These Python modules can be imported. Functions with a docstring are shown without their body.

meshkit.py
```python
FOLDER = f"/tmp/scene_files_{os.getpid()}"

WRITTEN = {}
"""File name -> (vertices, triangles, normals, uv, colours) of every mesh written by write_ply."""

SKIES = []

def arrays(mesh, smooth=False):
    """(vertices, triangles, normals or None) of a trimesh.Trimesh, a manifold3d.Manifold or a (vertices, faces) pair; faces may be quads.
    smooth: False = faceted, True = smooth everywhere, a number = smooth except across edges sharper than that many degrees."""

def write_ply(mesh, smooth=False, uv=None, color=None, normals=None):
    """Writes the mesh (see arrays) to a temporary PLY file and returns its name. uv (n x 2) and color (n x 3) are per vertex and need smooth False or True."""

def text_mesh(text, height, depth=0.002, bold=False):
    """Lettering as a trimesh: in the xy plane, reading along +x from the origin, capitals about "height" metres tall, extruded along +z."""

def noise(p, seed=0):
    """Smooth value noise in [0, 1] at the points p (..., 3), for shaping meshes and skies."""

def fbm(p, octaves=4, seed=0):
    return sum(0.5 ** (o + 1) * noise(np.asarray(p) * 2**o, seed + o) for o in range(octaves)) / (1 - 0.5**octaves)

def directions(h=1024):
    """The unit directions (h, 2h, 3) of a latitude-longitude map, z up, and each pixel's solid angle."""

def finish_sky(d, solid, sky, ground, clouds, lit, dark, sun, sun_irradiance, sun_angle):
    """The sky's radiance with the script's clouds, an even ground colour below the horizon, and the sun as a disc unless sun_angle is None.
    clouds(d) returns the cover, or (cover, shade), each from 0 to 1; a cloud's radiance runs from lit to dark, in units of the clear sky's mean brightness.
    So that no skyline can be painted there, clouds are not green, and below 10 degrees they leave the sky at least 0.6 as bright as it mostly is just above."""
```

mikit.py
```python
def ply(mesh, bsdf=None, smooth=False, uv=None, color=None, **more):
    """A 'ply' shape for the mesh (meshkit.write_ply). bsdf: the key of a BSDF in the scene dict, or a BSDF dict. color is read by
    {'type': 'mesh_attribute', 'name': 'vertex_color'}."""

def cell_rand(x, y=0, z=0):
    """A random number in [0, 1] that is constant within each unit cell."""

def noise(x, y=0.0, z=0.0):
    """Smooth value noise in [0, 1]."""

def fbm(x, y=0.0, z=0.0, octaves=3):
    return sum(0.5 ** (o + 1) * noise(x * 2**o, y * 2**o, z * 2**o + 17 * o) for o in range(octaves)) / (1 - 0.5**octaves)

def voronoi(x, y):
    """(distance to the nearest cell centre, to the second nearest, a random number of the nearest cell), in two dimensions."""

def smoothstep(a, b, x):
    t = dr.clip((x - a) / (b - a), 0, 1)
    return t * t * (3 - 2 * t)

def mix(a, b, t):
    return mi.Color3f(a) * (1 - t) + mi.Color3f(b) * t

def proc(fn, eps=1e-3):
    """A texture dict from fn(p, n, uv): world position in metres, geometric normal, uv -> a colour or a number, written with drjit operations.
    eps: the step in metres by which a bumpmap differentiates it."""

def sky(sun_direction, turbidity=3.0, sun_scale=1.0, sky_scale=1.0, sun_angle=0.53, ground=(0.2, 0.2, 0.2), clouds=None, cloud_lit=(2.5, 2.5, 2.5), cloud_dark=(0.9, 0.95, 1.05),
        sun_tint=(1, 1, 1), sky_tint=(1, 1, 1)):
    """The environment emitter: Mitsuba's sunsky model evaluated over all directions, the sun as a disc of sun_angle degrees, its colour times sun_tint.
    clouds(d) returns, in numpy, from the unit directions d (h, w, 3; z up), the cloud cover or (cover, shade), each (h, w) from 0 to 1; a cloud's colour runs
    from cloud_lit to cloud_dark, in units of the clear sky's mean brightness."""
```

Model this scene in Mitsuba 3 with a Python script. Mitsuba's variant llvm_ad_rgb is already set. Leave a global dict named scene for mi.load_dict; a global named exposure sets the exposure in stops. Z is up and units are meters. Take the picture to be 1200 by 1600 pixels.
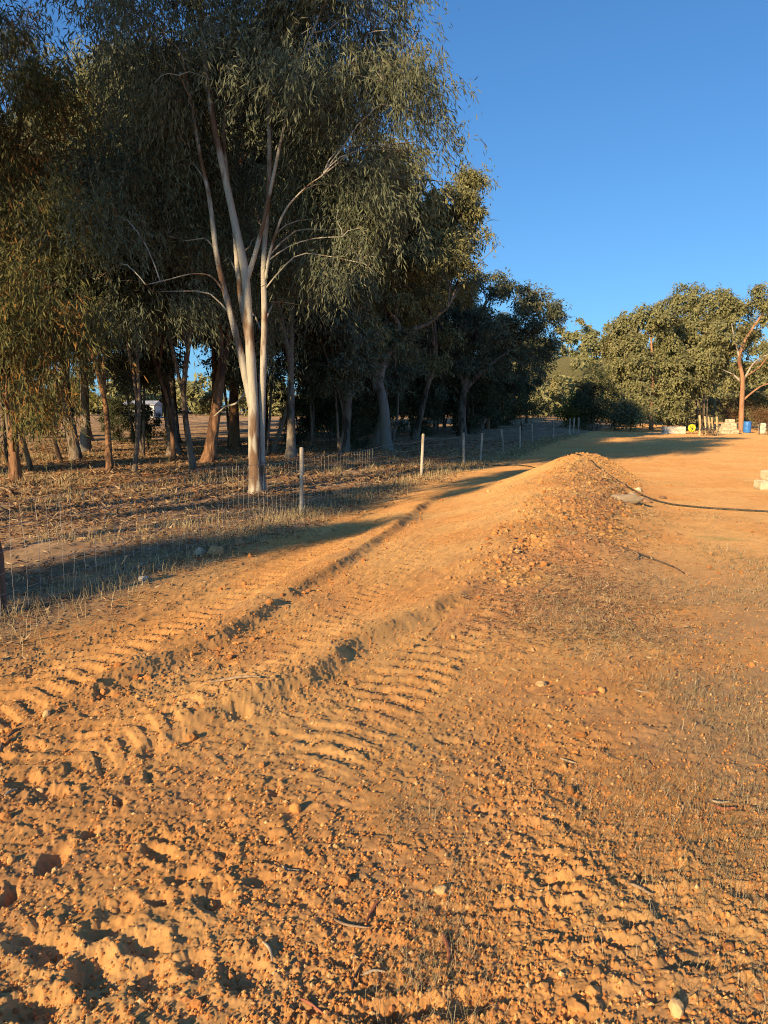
import math
import numpy as np
import trimesh
import mitsuba as mi
import mikit
import meshkit
from mikit import proc, noise as tnoise, fbm as tfbm, smoothstep as tstep, mix as tmix

T = mi.ScalarTransform4f
scene, labels = {'type': 'scene'}, {}

# ------------------------------------------------------------------ camera, sky, exposure
EYE = 1.65
PITCH = math.radians(7.44)
FOC = 1202.0 / 1200.0                      # focal length over picture width
scene['camera'] = {
    'type': 'perspective', 'fov': math.degrees(2 * math.atan(0.5 / FOC)), 'fov_axis': 'x',
    'near_clip': 0.05, 'far_clip': 6000.0,
    'to_world': T().look_at(origin=[0, 0, EYE], target=[0, math.cos(PITCH), EYE - math.sin(PITCH)], up=[0, 0, 1])}
SUN_AZ, SUN_EL = math.radians(35.0), math.radians(18.5)   # shadows run 35 degrees to the right of straight ahead
SUN = (-math.sin(SUN_AZ) * math.cos(SUN_EL), -math.cos(SUN_AZ) * math.cos(SUN_EL), math.sin(SUN_EL))
scene['sky'] = mikit.sky(SUN, turbidity=3.0, ground=(0.22, 0.14, 0.08), sky_tint=(0.355, 0.68, 1.09))
exposure = 2.65


def at(px, py, depth):
    """The world point at a forward distance on the line of sight through a point of the 1200 x 1600 photograph."""
    u, v = (px - 600) / 1202.0, (py - 800) / 1202.0
    d = np.array([u, math.cos(PITCH) - v * math.sin(PITCH), -math.sin(PITCH) - v * math.cos(PITCH)])
    p = d * (depth / d[1])
    return np.array([p[0], p[1], p[2] + EYE])


def sstep(a, b, x):
    t = np.clip((x - a) / (b - a), 0, 1)
    return t * t * (3 - 2 * t)


def n2(x, y, s, seed=0, octaves=3):
    p = np.stack([np.asarray(x, float) * s, np.asarray(y, float) * s, np.full(np.shape(x), 3.7)], -1)
    return meshkit.fbm(p, octaves, seed)


# ------------------------------------------------------------------ materials
def attr():
    return {'type': 'mesh_attribute', 'name': 'vertex_color'}


scene['soil'] = {'type': 'principled', 'base_color': attr(), 'roughness': 1.0, 'specular': 0.05}
scene['leaf'] = {'type': 'principledthin', 'base_color': attr(), 'roughness': 0.32, 'spec_tint': 0.0, 'diff_trans': 0.35}
scene['dry'] = {'type': 'twosided', 'bsdf': {'type': 'diffuse', 'reflectance': attr()}}
scene['stone'] = {'type': 'principled', 'base_color': attr(), 'roughness': 1.0, 'specular': 0.05}


def bark_fn(light, patch, scale, amount, stretch=0.25):
    def f(p, n, uv):
        a = tfbm(p.x * scale, p.y * scale, p.z * scale * stretch, 4)
        b = tfbm(p.x * scale * 5 + 9, p.y * scale * 5, p.z * scale * 0.9, 3)
        m = tstep(amount - 0.07, amount + 0.07, a * 0.75 + b * 0.25)
        return tmix(mi.Color3f(patch), mi.Color3f(light), m) * (0.72 + 0.5 * b)
    return f


def bark(key, light, patch, scale, amount, bump=0.01, stretch=0.25):
    def relief(p, n, uv):
        return tfbm(p.x * scale * 6, p.y * scale * 6, p.z * scale * 1.2, 3)
    scene[key] = {'type': 'bumpmap', 'arbitrary': {'type': 'proc', **proc(relief, eps=0.004)}, 'scale': bump,
                  'bsdf': {'type': 'diffuse', 'reflectance': proc(bark_fn(light, patch, scale, amount, stretch))}}


bark('bark_white', (0.43, 0.395, 0.325), (0.19, 0.12, 0.078), 3.2, 0.43, 0.008, 0.30)
bark('bark_pale', (0.25, 0.22, 0.185), (0.11, 0.085, 0.062), 2.2, 0.45, 0.012)
bark('bark_rust', (0.28, 0.155, 0.088), (0.11, 0.065, 0.045), 3.6, 0.47, 0.03)
bark('bark_grey', (0.22, 0.175, 0.135), (0.085, 0.062, 0.045), 3.6, 0.47, 0.03)
bark('bark_red', (0.42, 0.23, 0.13), (0.26, 0.13, 0.075), 1.6, 0.45, 0.01)


def simple(key, light, dark, scale, rough=0.8, stretch=1.0):
    def f(p, n, uv):
        a = tfbm(p.x * scale, p.y * scale, p.z * scale * stretch, 4)
        return tmix(mi.Color3f(dark), mi.Color3f(light), tstep(0.3, 0.65, a))
    scene[key] = {'type': 'principled', 'base_color': proc(f), 'roughness': rough, 'specular': 0.3}


simple('limestone', (0.62, 0.54, 0.37), (0.40, 0.33, 0.21), 9.0)
simple('post_wood', (0.50, 0.45, 0.36), (0.26, 0.215, 0.16), 14.0, stretch=0.15)
simple('pole_wood', (0.62, 0.48, 0.26), (0.42, 0.30, 0.15), 9.0, stretch=0.15)
simple('dark_wood', (0.13, 0.095, 0.07), (0.06, 0.045, 0.035), 14.0, stretch=0.1)
simple('wire', (0.42, 0.39, 0.35), (0.24, 0.21, 0.18), 20.0, 0.5)
simple('pipe_black', (0.075, 0.065, 0.045), (0.035, 0.032, 0.027), 18.0, 0.5)
simple('barrel_blue', (0.055, 0.23, 0.62), (0.045, 0.18, 0.52), 7.0, 0.4)
simple('yellow_paint', (0.82, 0.72, 0.03), (0.68, 0.58, 0.03), 7.0, 0.45)
simple('dark_metal', (0.10, 0.09, 0.08), (0.05, 0.045, 0.04), 9.0, 0.6)
simple('pale_paint', (0.70, 0.65, 0.52), (0.46, 0.40, 0.29), 7.0, 0.7)
simple('shed_wall', (0.66, 0.68, 0.68), (0.52, 0.54, 0.55), 2.0, 0.6)
simple('shed_roof', (0.40, 0.42, 0.44), (0.30, 0.31, 0.33), 2.0, 0.5)


# ------------------------------------------------------------------ helpers
def key_of(name, parent=None):
    base = f'{parent}__{name}' if parent else name
    k, i = base, 0
    while k in scene or k in labels or k in TAKEN:
        i += 1
        k = f'{base}_{i:03d}'
    TAKEN.add(k)
    return k


TAKEN = set()
ORD = ['leftmost'] + [w + ' from the left' for w in 'second third fourth fifth sixth seventh eighth ninth tenth eleventh twelfth thirteenth fourteenth fifteenth sixteenth seventeenth'.split()] + ['rightmost']


def thing(name, label, cat, group=None):
    k = key_of(name)
    labels[k] = {'label': label, 'category': cat}
    if group:
        labels[k]['group'] = group
    return k


def part(parent, name, mesh, bsdf, smooth=False, label=None, color=None, kind=None, **more):
    k = key_of(name, parent)
    scene[k] = mikit.ply(mesh, bsdf, smooth=smooth, color=color, **more)
    if label or kind:
        labels[k] = {**({'label': label} if label else {}), **({'kind': kind} if kind else {})}
    return k


def single(name, mesh, bsdf, label, cat, smooth=False, color=None, group=None):
    k = thing(name, label, cat, group)
    scene[k] = mikit.ply(mesh, bsdf, smooth=smooth, color=color)
    return k


def stuff(name, mesh, bsdf, label, cat, color=None, smooth=False):
    k = key_of(name)
    scene[k] = mikit.ply(mesh, bsdf, smooth=smooth, color=color)
    labels[k] = {'label': label, 'category': cat, 'kind': 'stuff'}
    return k


def tube(points, radii, sides=8, wob=0.0, seed=0, closed_end=True):
    p = np.asarray(points, float)
    r = np.broadcast_to(np.asarray(radii, float), (len(p),))
    t = np.gradient(p, axis=0)
    t /= np.linalg.norm(t, axis=1, keepdims=True) + 1e-12
    ref = np.array([0.0, 1.0, 0.0]) if abs(t[:, 1]).mean() < 0.8 else np.array([0, 0, 1.0])
    a = np.cross(t, ref)
    a /= np.linalg.norm(a, axis=1, keepdims=True) + 1e-12
    b = np.cross(t, a)
    ang = np.arange(sides) * 2 * np.pi / sides
    rr = r[:, None] * np.ones(sides)
    if wob:
        q = p[:, None] + 0.5 * (np.cos(ang)[None, :, None] * a[:, None] + np.sin(ang)[None, :, None] * b[:, None])
        rr = rr * (1 + wob * (2 * meshkit.fbm(q * [2.2, 2.2, 1.3] + seed, 2) - 1))
    v = p[:, None] + rr[..., None] * (np.cos(ang)[None, :, None] * a[:, None] + np.sin(ang)[None, :, None] * b[:, None])
    i, j = np.meshgrid(np.arange(len(p) - 1), np.arange(sides), indexing='ij')
    q = np.stack([i * sides + j, i * sides + (j + 1) % sides, (i + 1) * sides + (j + 1) % sides, (i + 1) * sides + j], -1).reshape(-1, 4)
    f = np.vstack([q[:, [0, 1, 2]], q[:, [0, 2, 3]]])
    v = v.reshape(-1, 3)
    if closed_end:
        v = np.vstack([v, p[:1], p[-1:]])
        n = len(v)
        j = np.arange(sides)
        f = np.vstack([f, np.stack([np.full(sides, n - 2), (j + 1) % sides, j], -1),
                       np.stack([np.full(sides, n - 1), (len(p) - 1) * sides + j, (len(p) - 1) * sides + (j + 1) % sides], -1)])
    return v, f


def spline(pts, n):
    """A smooth curve (Catmull-Rom) through the points."""
    p = np.asarray(pts, float)
    p = np.vstack([2 * p[0] - p[1], p, 2 * p[-1] - p[-2]])
    out = []
    for s in np.linspace(0, len(p) - 3 - 1e-9, n):
        i = int(s)
        t = s - i
        a, b, c, d = p[i:i + 4]
        out.append(0.5 * (2 * b + (c - a) * t + (2 * a - 5 * b + 4 * c - d) * t * t + (3 * b - a - 3 * c + d) * t ** 3))
    return np.array(out)


def join(meshes):
    vs, fs, n = [], [], 0
    for v, f in meshes:
        vs.append(np.asarray(v))
        fs.append(np.asarray(f) + n)
        n += len(v)
    return np.vstack(vs), np.vstack(fs)


def rbox(sx, sy, sz, bevel=0.015, centre=(0, 0, 0), rot=0.0, tilt=0.0):
    """A box with chamfered edges."""
    b = bevel
    pts = []
    for i in (-1, 1):
        for j in (-1, 1):
            for k in (-1, 1):
                x, y, z = i * sx / 2, j * sy / 2, k * sz / 2
                pts += [(x - i * b, y - j * b, z), (x - i * b, y, z - k * b), (x, y - j * b, z - k * b)]
    m = trimesh.convex.convex_hull(np.array(pts))
    m.apply_transform(trimesh.transformations.rotation_matrix(tilt, [0, 1, 0]))
    m.apply_transform(trimesh.transformations.rotation_matrix(rot, [0, 0, 1]))
    m.apply_translation(centre)
    return np.array(m.vertices), np.array(m.faces)


def unit(n, rng):
    v = rng.normal(size=(n, 3))
    return v / np.linalg.norm(v, axis=1, keepdims=True)


def rock(c, size, seed, flat=0.7, sub=2, yaw=0.0):
    """A broken stone: the hull of scattered points, its faces roughened."""
    rr = np.random.default_rng(seed + 1000)
    p = unit(26, rr) * rr.uniform(.72, 1.1, (26, 1))
    m = trimesh.convex.convex_hull(p)
    for _ in range(sub):
        m = m.subdivide()
    v = np.array(m.vertices)
    v = v * (.86 + .28 * meshkit.fbm(v * 2.2 + seed * 3.7, 3, seed))[:, None] * np.asarray(size) * [1, 1, flat]
    cs, sn = math.cos(yaw), math.sin(yaw)
    v = np.stack([v[:, 0] * cs - v[:, 1] * sn, v[:, 0] * sn + v[:, 1] * cs, v[:, 2]], -1)
    return v + np.asarray(c), np.array(m.faces)


# ------------------------------------------------------------------ the ground's shape
FENCE = np.array([(-6.6, -8), (-5.0, -2), (-2.98, 6.0), (-1.32, 12.2), (0.94, 19.4), (2.5, 24.0), (3.2, 25.6), (4.5, 28.9), (6.4, 35), (8.3, 40), (12.2, 50), (17, 62), (26, 80)])
MOUND = np.array([(0.75, 6.6), (1.25, 8.0), (2.2, 10.6), (3.25, 13.8), (4.15, 16.6), (4.75, 18.2)])
RIDGE1 = np.array([(-2.1, 3.7), (-1.72, 4.4), (-1.2, 5.4), (-0.92, 6.5), (-0.47, 8.0), (0.2, 10.9), (0.55, 12.6), (1.15, 15.5)])
RIDGE2 = np.array([(-1.45, 3.5), (-0.9, 4.0), (-0.49, 4.5), (-0.18, 5.26), (0.19, 5.75), (0.50, 6.25), (1.0, 7.1), (1.45, 8.2), (1.8, 9.3)])
LUGS = np.array([(-0.45, 3.2), (-0.1, 4.0), (0.28, 4.9), (0.72, 5.9), (1.3, 7.3), (2.0, 9.3)])
TYRE = np.array([(-2.75, 2.6), (-2.15, 4.2), (-1.62, 6.0), (-1.1, 8.0), (-0.45, 10.5), (0.15, 13.0)])
TYRE2 = np.array([(-1.75, 3.0), (-1.15, 4.1), (-0.62, 5.5), (-0.1, 7.2), (0.55, 9.2), (1.3, 11.8)])
TRACK = np.array([(-2.9, -6), (-1.6, 0), (-0.9, 4.5), (0.3, 9), (1.6, 14), (3.0, 19), (5.6, 26), (9.5, 36), (16, 52), (22, 66)])


def along(x, y, line):
    """(distance along the line, signed distance to it, positive on its right)."""
    best = np.full(np.shape(x), 1e9)
    s_out, d_out = np.zeros(np.shape(x)), np.zeros(np.shape(x))
    s0 = 0.0
    for k in range(len(line) - 1):
        a, b = line[k], line[k + 1]
        L = np.linalg.norm(b - a)
        ux, uy = (b - a) / L
        rx, ry = x - a[0], y - a[1]
        t = np.clip(rx * ux + ry * uy, 0, L)
        ex, ey = rx - t * ux, ry - t * uy
        d = np.hypot(ex, ey)
        sgn = np.where(rx * uy - ry * ux >= 0, 1.0, -1.0)
        w = d < best
        best = np.where(w, d, best)
        s_out, d_out = np.where(w, s0 + t, s_out), np.where(w, d * sgn, d_out)
        s0 += L
    return s_out, d_out


def gauss(d, wl, wr):
    return np.exp(-np.square(d / np.where(d < 0, wl, wr)))


RNG = np.random.default_rng(11)
PITS = []
for px, py, a, b, yaw, dep in [   # the hoof and boot holes in the near dirt, some as they lie in the photograph
        (85, 1345, .06, .14, .1, .06), (170, 1450, .10, .07, .6, .06), (150, 1515, .09, .10, .2, .06), (290, 1375, .08, .06, .3, .05), (250, 1335, .10, .05, -.5, .05), (80, 1490, .08, .09, .3, .05),
        (190, 1255, .035, .07, .3, .035), (140, 1305, .03, .08, .2, .04), (60, 1255, .05, .04, .2, .03), (15, 1400, .04, .10, .1, .05), (335, 1410, .08, .08, .3, .05), (230, 1480, .07, .1, .5, .05),
        (50, 1580, .12, .08, .2, .06), (340, 1390, .06, .05, .2, .04), (235, 1215, .03, .08, .5, .03), (430, 1240, .04, .08, 0, .03), (360, 1290, .06, .05, .2, .03), (175, 1160, .04, .04, .1, .03),
        (250, 1410, .05, .05, .1, .04), (640, 1595, .2, .05, .1, .07), (700, 1585, .2, .06, .2, .07), (860, 1390, .09, .04, -.2, .03), (980, 1455, .10, .045, -.2, .035), (890, 1410, .08, .04, -.2, .03),
        (960, 1490, .07, .04, 0, .035), (1090, 1520, .08, .04, 0, .03), (440, 945, .25, .12, .5, .05), (810, 960, .06, .12, .2, .03), (760, 1275, .06, .05, 0, .03), (545, 1070, .05, .05, 0, .03), (1010, 1380, .1, .03, -.2, .03)]:
    u = at(px, py, 1.0)
    k = EYE / (EYE - u[2])
    PITS.append((u[0] * k, k, a * .7, b * .7, yaw, dep * .7))
for k in range(60):
    y = 1.7 + 3.6 * RNG.random() ** 1.2
    x = -0.56 * y + RNG.random() * (0.46 * y) + 0.1 * RNG.normal()
    s = RNG.uniform(0.25, 1.0) ** 1.5
    PITS.append((x, y, 0.02 + 0.05 * s, 0.02 + 0.05 * s, RNG.uniform(-.6, .9), 0.006 + 0.026 * s))
for k in range(150):
    y = 1.7 + 6.0 * RNG.random()
    x = -0.15 * y + RNG.random() * 0.72 * y
    s = RNG.uniform(0.2, 1.0) ** 2
    PITS.append((x, y, 0.03 + 0.07 * s, 0.013 + 0.02 * s, RNG.uniform(-.5, .1), 0.005 + 0.014 * s))


def voro(x, y, cell, seed, edges=False):
    gx, gy = x / cell, y / cell
    ix, iy = np.floor(gx), np.floor(gy)
    best, second, val = np.full(np.shape(x), 9.0), np.full(np.shape(x), 9.0), np.zeros(np.shape(x))

    def rnd(a, b, s):
        h = (a.astype(np.int64) * 374761393 + b.astype(np.int64) * 668265263 + (s + seed * 31) * 144665) & 0xFFFFFFFF
        h = ((h ^ (h >> 13)) * 1274126177) & 0xFFFFFFFF
        return ((h ^ (h >> 16)) & 0xFFFF) / 65535.0
    for i in (-1, 0, 1):
        for j in (-1, 0, 1):
            cx, cy = ix + i, iy + j
            d = np.hypot(cx + rnd(cx, cy, 1) - gx, cy + rnd(cx, cy, 2) - gy)
            w = d < best
            second = np.where(w, best, np.minimum(second, d))
            val = np.where(w, rnd(cx, cy, 3), val)
            best = np.where(w, d, best)
    return (best, val, second) if edges else (best, val)


MS = np.cumsum(np.r_[0, np.linalg.norm(np.diff(MOUND, axis=0), axis=1)])


def mound_height(x, y):
    wob = 0.25 * (n2(x, y, 0.9, 5) - 0.5)
    s, d = along(x + wob, y, MOUND)
    h = np.interp(s, MS, [0.06, 0.18, 0.36, 0.60, 0.72, 0.66])
    end = np.exp(-np.square(np.maximum(0, (x - MOUND[-1][0]) * .3 + (y - MOUND[-1][1]) * .95) / 0.7))
    cross = np.where(d < 0, np.exp(-np.abs(d / 1.25) ** 1.7), np.exp(-np.abs(d / 0.98) ** 2.2))
    return h * cross * end


def height(x, y, fine=True):
    x, y = np.asarray(x, float), np.asarray(y, float)
    r = np.hypot(x, y)
    _, df = along(x, y, FENCE)
    wood = sstep(0.25, -0.9, df)
    near = sstep(34, 14, r)
    h = 0.10 * (n2(x, y, 0.22, 1) - 0.5) + (0.05 + 0.16 * wood) * (n2(x, y, 0.8, 2) - 0.5) * near
    h = h + 0.016 * np.maximum(0, y - 32) * sstep(6, -12, x - 0.33 * y) * sstep(400, 60, r) + 0.06 * wood
    h = h + 0.03 * np.exp(-np.square((df - 0.35) / 0.3)) * near                  # verge under the fence
    mh = mound_height(x, y)
    h = h + mh
    h = h + 0.14 * np.exp(-np.square((x - 2.35) / 0.45) - np.square((y - 8.3) / 0.5))    # small heap on the bank's right
    if not fine:
        return h
    rough = sstep(26, 8, r)
    dirt = sstep(0.3, 1.0, df)
    s1, d1 = along(x + 0.06 * (n2(x, y, 5, 31) - .5), y + 0.1 * (n2(x, y, 3, 32) - .5), RIDGE1)
    fade1 = sstep(0, 1.2, s1) * sstep(12.4, 9.0, s1)
    h = h + 0.115 * gauss(d1, 0.5, 0.09) * fade1 * (0.25 + 0.9 * n2(x, y, 1.6, 38))
    s2, d2 = along(x + 0.07 * (n2(x, y, 6, 33) - .5), y + 0.1 * (n2(x, y, 4, 34) - .5), RIDGE2)
    fade2 = sstep(0, 0.8, s2) * sstep(7.2, 5.5, s2)
    h = h + (0.125 - .085 * sstep(2.7, 4.0, s2)) * gauss(d2, 0.36, 0.08) * fade2 * (0.35 + 0.9 * n2(x, y, 2.2, 39))
    s3, d3 = along(x, y, LUGS)
    w3 = sstep(0.27, 0.20, np.abs(d3 + .1 * (n2(x, y, 2, 72) - .5))) * sstep(0, .5, s3) * sstep(6.2, 4.5, s3)
    lug = np.sin((s3 + 0.25 * np.abs(d3) + 0.09 * n2(x, y, 4, 35)) * 2 * np.pi / 0.155)
    lug = sstep(-.1, .6, lug)
    h = h + w3 * (0.016 * lug * (.25 + .75 * sstep(.28, .52, n2(x, y, 2.6, 36))) - 0.008)
    s4, d4 = along(x, y, TYRE)
    w4 = sstep(0.34, 0.24, np.abs(d4)) * sstep(0, .6, s4) * sstep(11, 9, s4)
    tread = 2 * sstep(-.3, .4, np.sin((s4 + 0.5 * np.abs(d4) + .05 * n2(x, y, 5, 57)) * 2 * np.pi / 0.17)) - 1
    h = h + w4 * (0.0095 * tread * (0.5 + 1.0 * n2(x, y, 2.5, 37)) - 0.02)
    s5, d5 = along(x, y, TYRE2)
    w5 = sstep(0.27, 0.2, np.abs(d5)) * sstep(0, .6, s5) * sstep(9.5, 7, s5)
    bars = sstep(-.1, .4, np.sin((s5 + 0.6 * np.abs(d5) + .08 * n2(x, y, 5, 70)) * 2 * np.pi / 0.155))
    h = h + w5 * (0.011 * bars * (.3 + .9 * sstep(.3, .55, n2(x, y, 2.2, 71))) - .010)
    # crumbled ripples on the right and clods everywhere on the dirt
    rx = n2(x * 0.45 + y * 0.12, y - 0.10 * x, 7.0, 41, 3)
    right = sstep(-0.1, 0.5, x - 0.09 * y) * sstep(11, 5, r)
    h = h + right * 0.022 * (1 - np.abs(2 * rx - 1)) ** 3 * sstep(.3, .6, n2(x, y, 1.7, 50)) + right * 0.014 * (n2(x * .8, y, 13, 51, 3) - .5)
    left_r = sstep(0.3, -0.4, x - 0.05 * y) * sstep(8, 4, r) * dirt
    h = h + left_r * 0.020 * (n2(x, y, 3.0, 42) - 0.5) + left_r * 0.008 * (n2(x, y, 11.0, 49, 2) - 0.5)
    h = h + rough * (0.024 * (n2(x, y, 7, 43) - .5) + 0.016 * (n2(x, y, 22, 44, 2) - 0.5)) * (0.55 + 0.45 * dirt) * (.5 + 1.0 * n2(x, y, .9, 53))
    _, dm = along(x, y, MOUND)
    face = sstep(-.35, .25, dm + .5 * (n2(x, y, 1.3, 58) - .5))          # the broken right side of the bank
    bk_ = np.minimum(1, mh * 4.5) * sstep(26, 15, r)
    h = h + bk_ * (0.16 * (.35 + .65 * face) * (n2(x, y, 2.0, 45, 4) - .5) + face * (0.12 * (n2(x, y, 6, 52, 3) - .5) + .055 * (n2(x, y, 17, 59, 2) - .5)))
    idx = np.nonzero(r < 8.5)[0]
    xi, yi = x[idx], y[idx]
    jx, jy = 0.07 * (n2(xi, yi, 16, 47) - .5), 0.07 * (n2(xi, yi, 16, 48) - .5)
    dig, rim = np.zeros(len(idx)), np.zeros(len(idx))
    order = np.argsort(yi)
    ys = yi[order]
    for cx, cy, a, b, yaw, dep in PITS:
        R_ = 1.9 * max(a, b) + .03
        sel = order[np.searchsorted(ys, cy - R_):np.searchsorted(ys, cy + R_)]
        sel = sel[np.abs(xi[sel] - cx) < R_]
        if len(sel):
            cs, sn = math.cos(yaw), math.sin(yaw)
            dx, dy = xi[sel] + jx[sel] - cx, yi[sel] + jy[sel] - cy
            q = np.hypot((dx * cs + dy * sn) / a, (-dx * sn + dy * cs) / b)
            dig[sel] = np.maximum(dig[sel], dep * np.exp(-q ** 2.8))
            rim[sel] = np.maximum(rim[sel], dep * 0.25 * np.exp(-np.square((q - 1.4) / 0.4)))
    h[idx] += rim - dig
    # pebbles bedded in the dirt
    m = r < 9
    if m.any():
        xm, ym = x[m], y[m]
        amt = sstep(9, 5, r[m]) * (0.25 + 0.75 * dirt[m])
        cover = sstep(0.35, 0.6, n2(xm, ym, 1.6, 46))
        f1, v1 = voro(xm, ym, 0.011, 1)
        f2, v2 = voro(xm, ym, 0.028, 2)
        add = 0.0054 * np.clip(1 - np.square(f1 / 0.62), 0, 1) * (0.3 + v1) * (0.4 + 0.6 * cover)
        add = add + 0.0095 * np.clip(1 - np.square(f2 / 0.5), 0, 1) * (v2 > 0.62) * (0.2 + cover) * v2
        h[m] += add * amt
    # crumbled crusts and clods with broken edges
    m = (r < 19) & (df > .2)
    if m.any():
        xm, ym = x[m] + .02 * n2(x[m], y[m], 18, 54, 2), y[m] + .02 * n2(x[m], y[m], 18, 55, 2)
        amt = sstep(19, 13, r[m]) * dirt[m] * sstep(.38, .62, n2(xm, ym, 1.25, 56, 3) + .25 * np.minimum(1, mh[m] * 4))
        for cell, hh, sd in ((.04, .007, 3), (.10, .009, 4)):
            f1, v1, f2 = voro(xm, ym, cell, sd, True)
            h[m] += amt * hh * v1 ** 1.5 * np.clip((f2 - f1) / .3, 0, 1) * (1 if cell > .1 else sstep(14, 8, r[m]))
    return h


def soil_colour(x, y):
    r = np.hypot(x, y)
    _, df = along(x, y, FENCE)
    a, b = n2(x, y, 1.1, 61, 4), n2(x, y, 9, 62, 3)
    orange = np.array([0.465, 0.236, 0.084])
    ochre = np.array([0.485, 0.278, 0.108])
    brown = np.array([0.32, 0.175, 0.085])
    tan = np.array([0.31, 0.198, 0.102])
    litter = np.array([0.175, 0.116, 0.070])
    c = orange + (ochre - orange) * sstep(0.35, 0.65, a)[..., None]
    c = c + (brown - c) * (0.65 * sstep(0.5, 0.75, n2(x, y, 2.3, 63, 4)) * sstep(12, 5, r))[..., None]
    right = sstep(0.3, 1.2, x - 0.16 * y) * sstep(11, 6, r) * sstep(0.32, 0.55, n2(x, y, 0.8, 64, 4) + 0.08)
    mid = np.exp(-np.square((x - 0.06 * y) / 0.42)) * sstep(4.6, 3.2, r) * sstep(0.35, 0.6, n2(x, y, 2.0, 66, 3) + .05)
    c = c + (tan - c) * np.clip(0.9 * right + 0.7 * mid, 0, 1)[..., None]
    red = np.array([0.36, 0.175, 0.085])
    ms, md = along(x, y, MOUND)
    rp = np.exp(-np.square((md - .7) / .55)) * sstep(10.5, 8, ms) + np.exp(-np.square((x - 1.6) / .6) - np.square((y - 6.4) / 1.0))
    c = c + (red - c) * np.clip(.75 * rp * sstep(.38, .62, n2(x, y, 2.4, 69, 4)), 0, .65)[..., None]
    green = np.array([0.20, 0.19, 0.07])
    gp = sstep(0.62, 0.74, n2(x, y, 0.9, 67, 4)) * sstep(0.5, 2, x - 0.22 * y) * sstep(30, 12, r)
    c = c + (green - c) * (0.5 * gp)[..., None]
    wood = sstep(0.75, 0.1, df + 0.5 * (n2(x, y, 1.5, 65) - .5))
    wcol = litter + (np.array([0.31, 0.205, 0.118]) - litter) * sstep(0.35, 0.7, n2(x, y, 3.1, 68, 4))[..., None]
    c = c + (wcol - c) * wood[..., None]
    g = n2(x, y, 38, 60, 2)                                       # grain of the grit
    return c * (0.76 + 0.48 * b)[..., None] * (.78 + .44 * g)[..., None]


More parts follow.
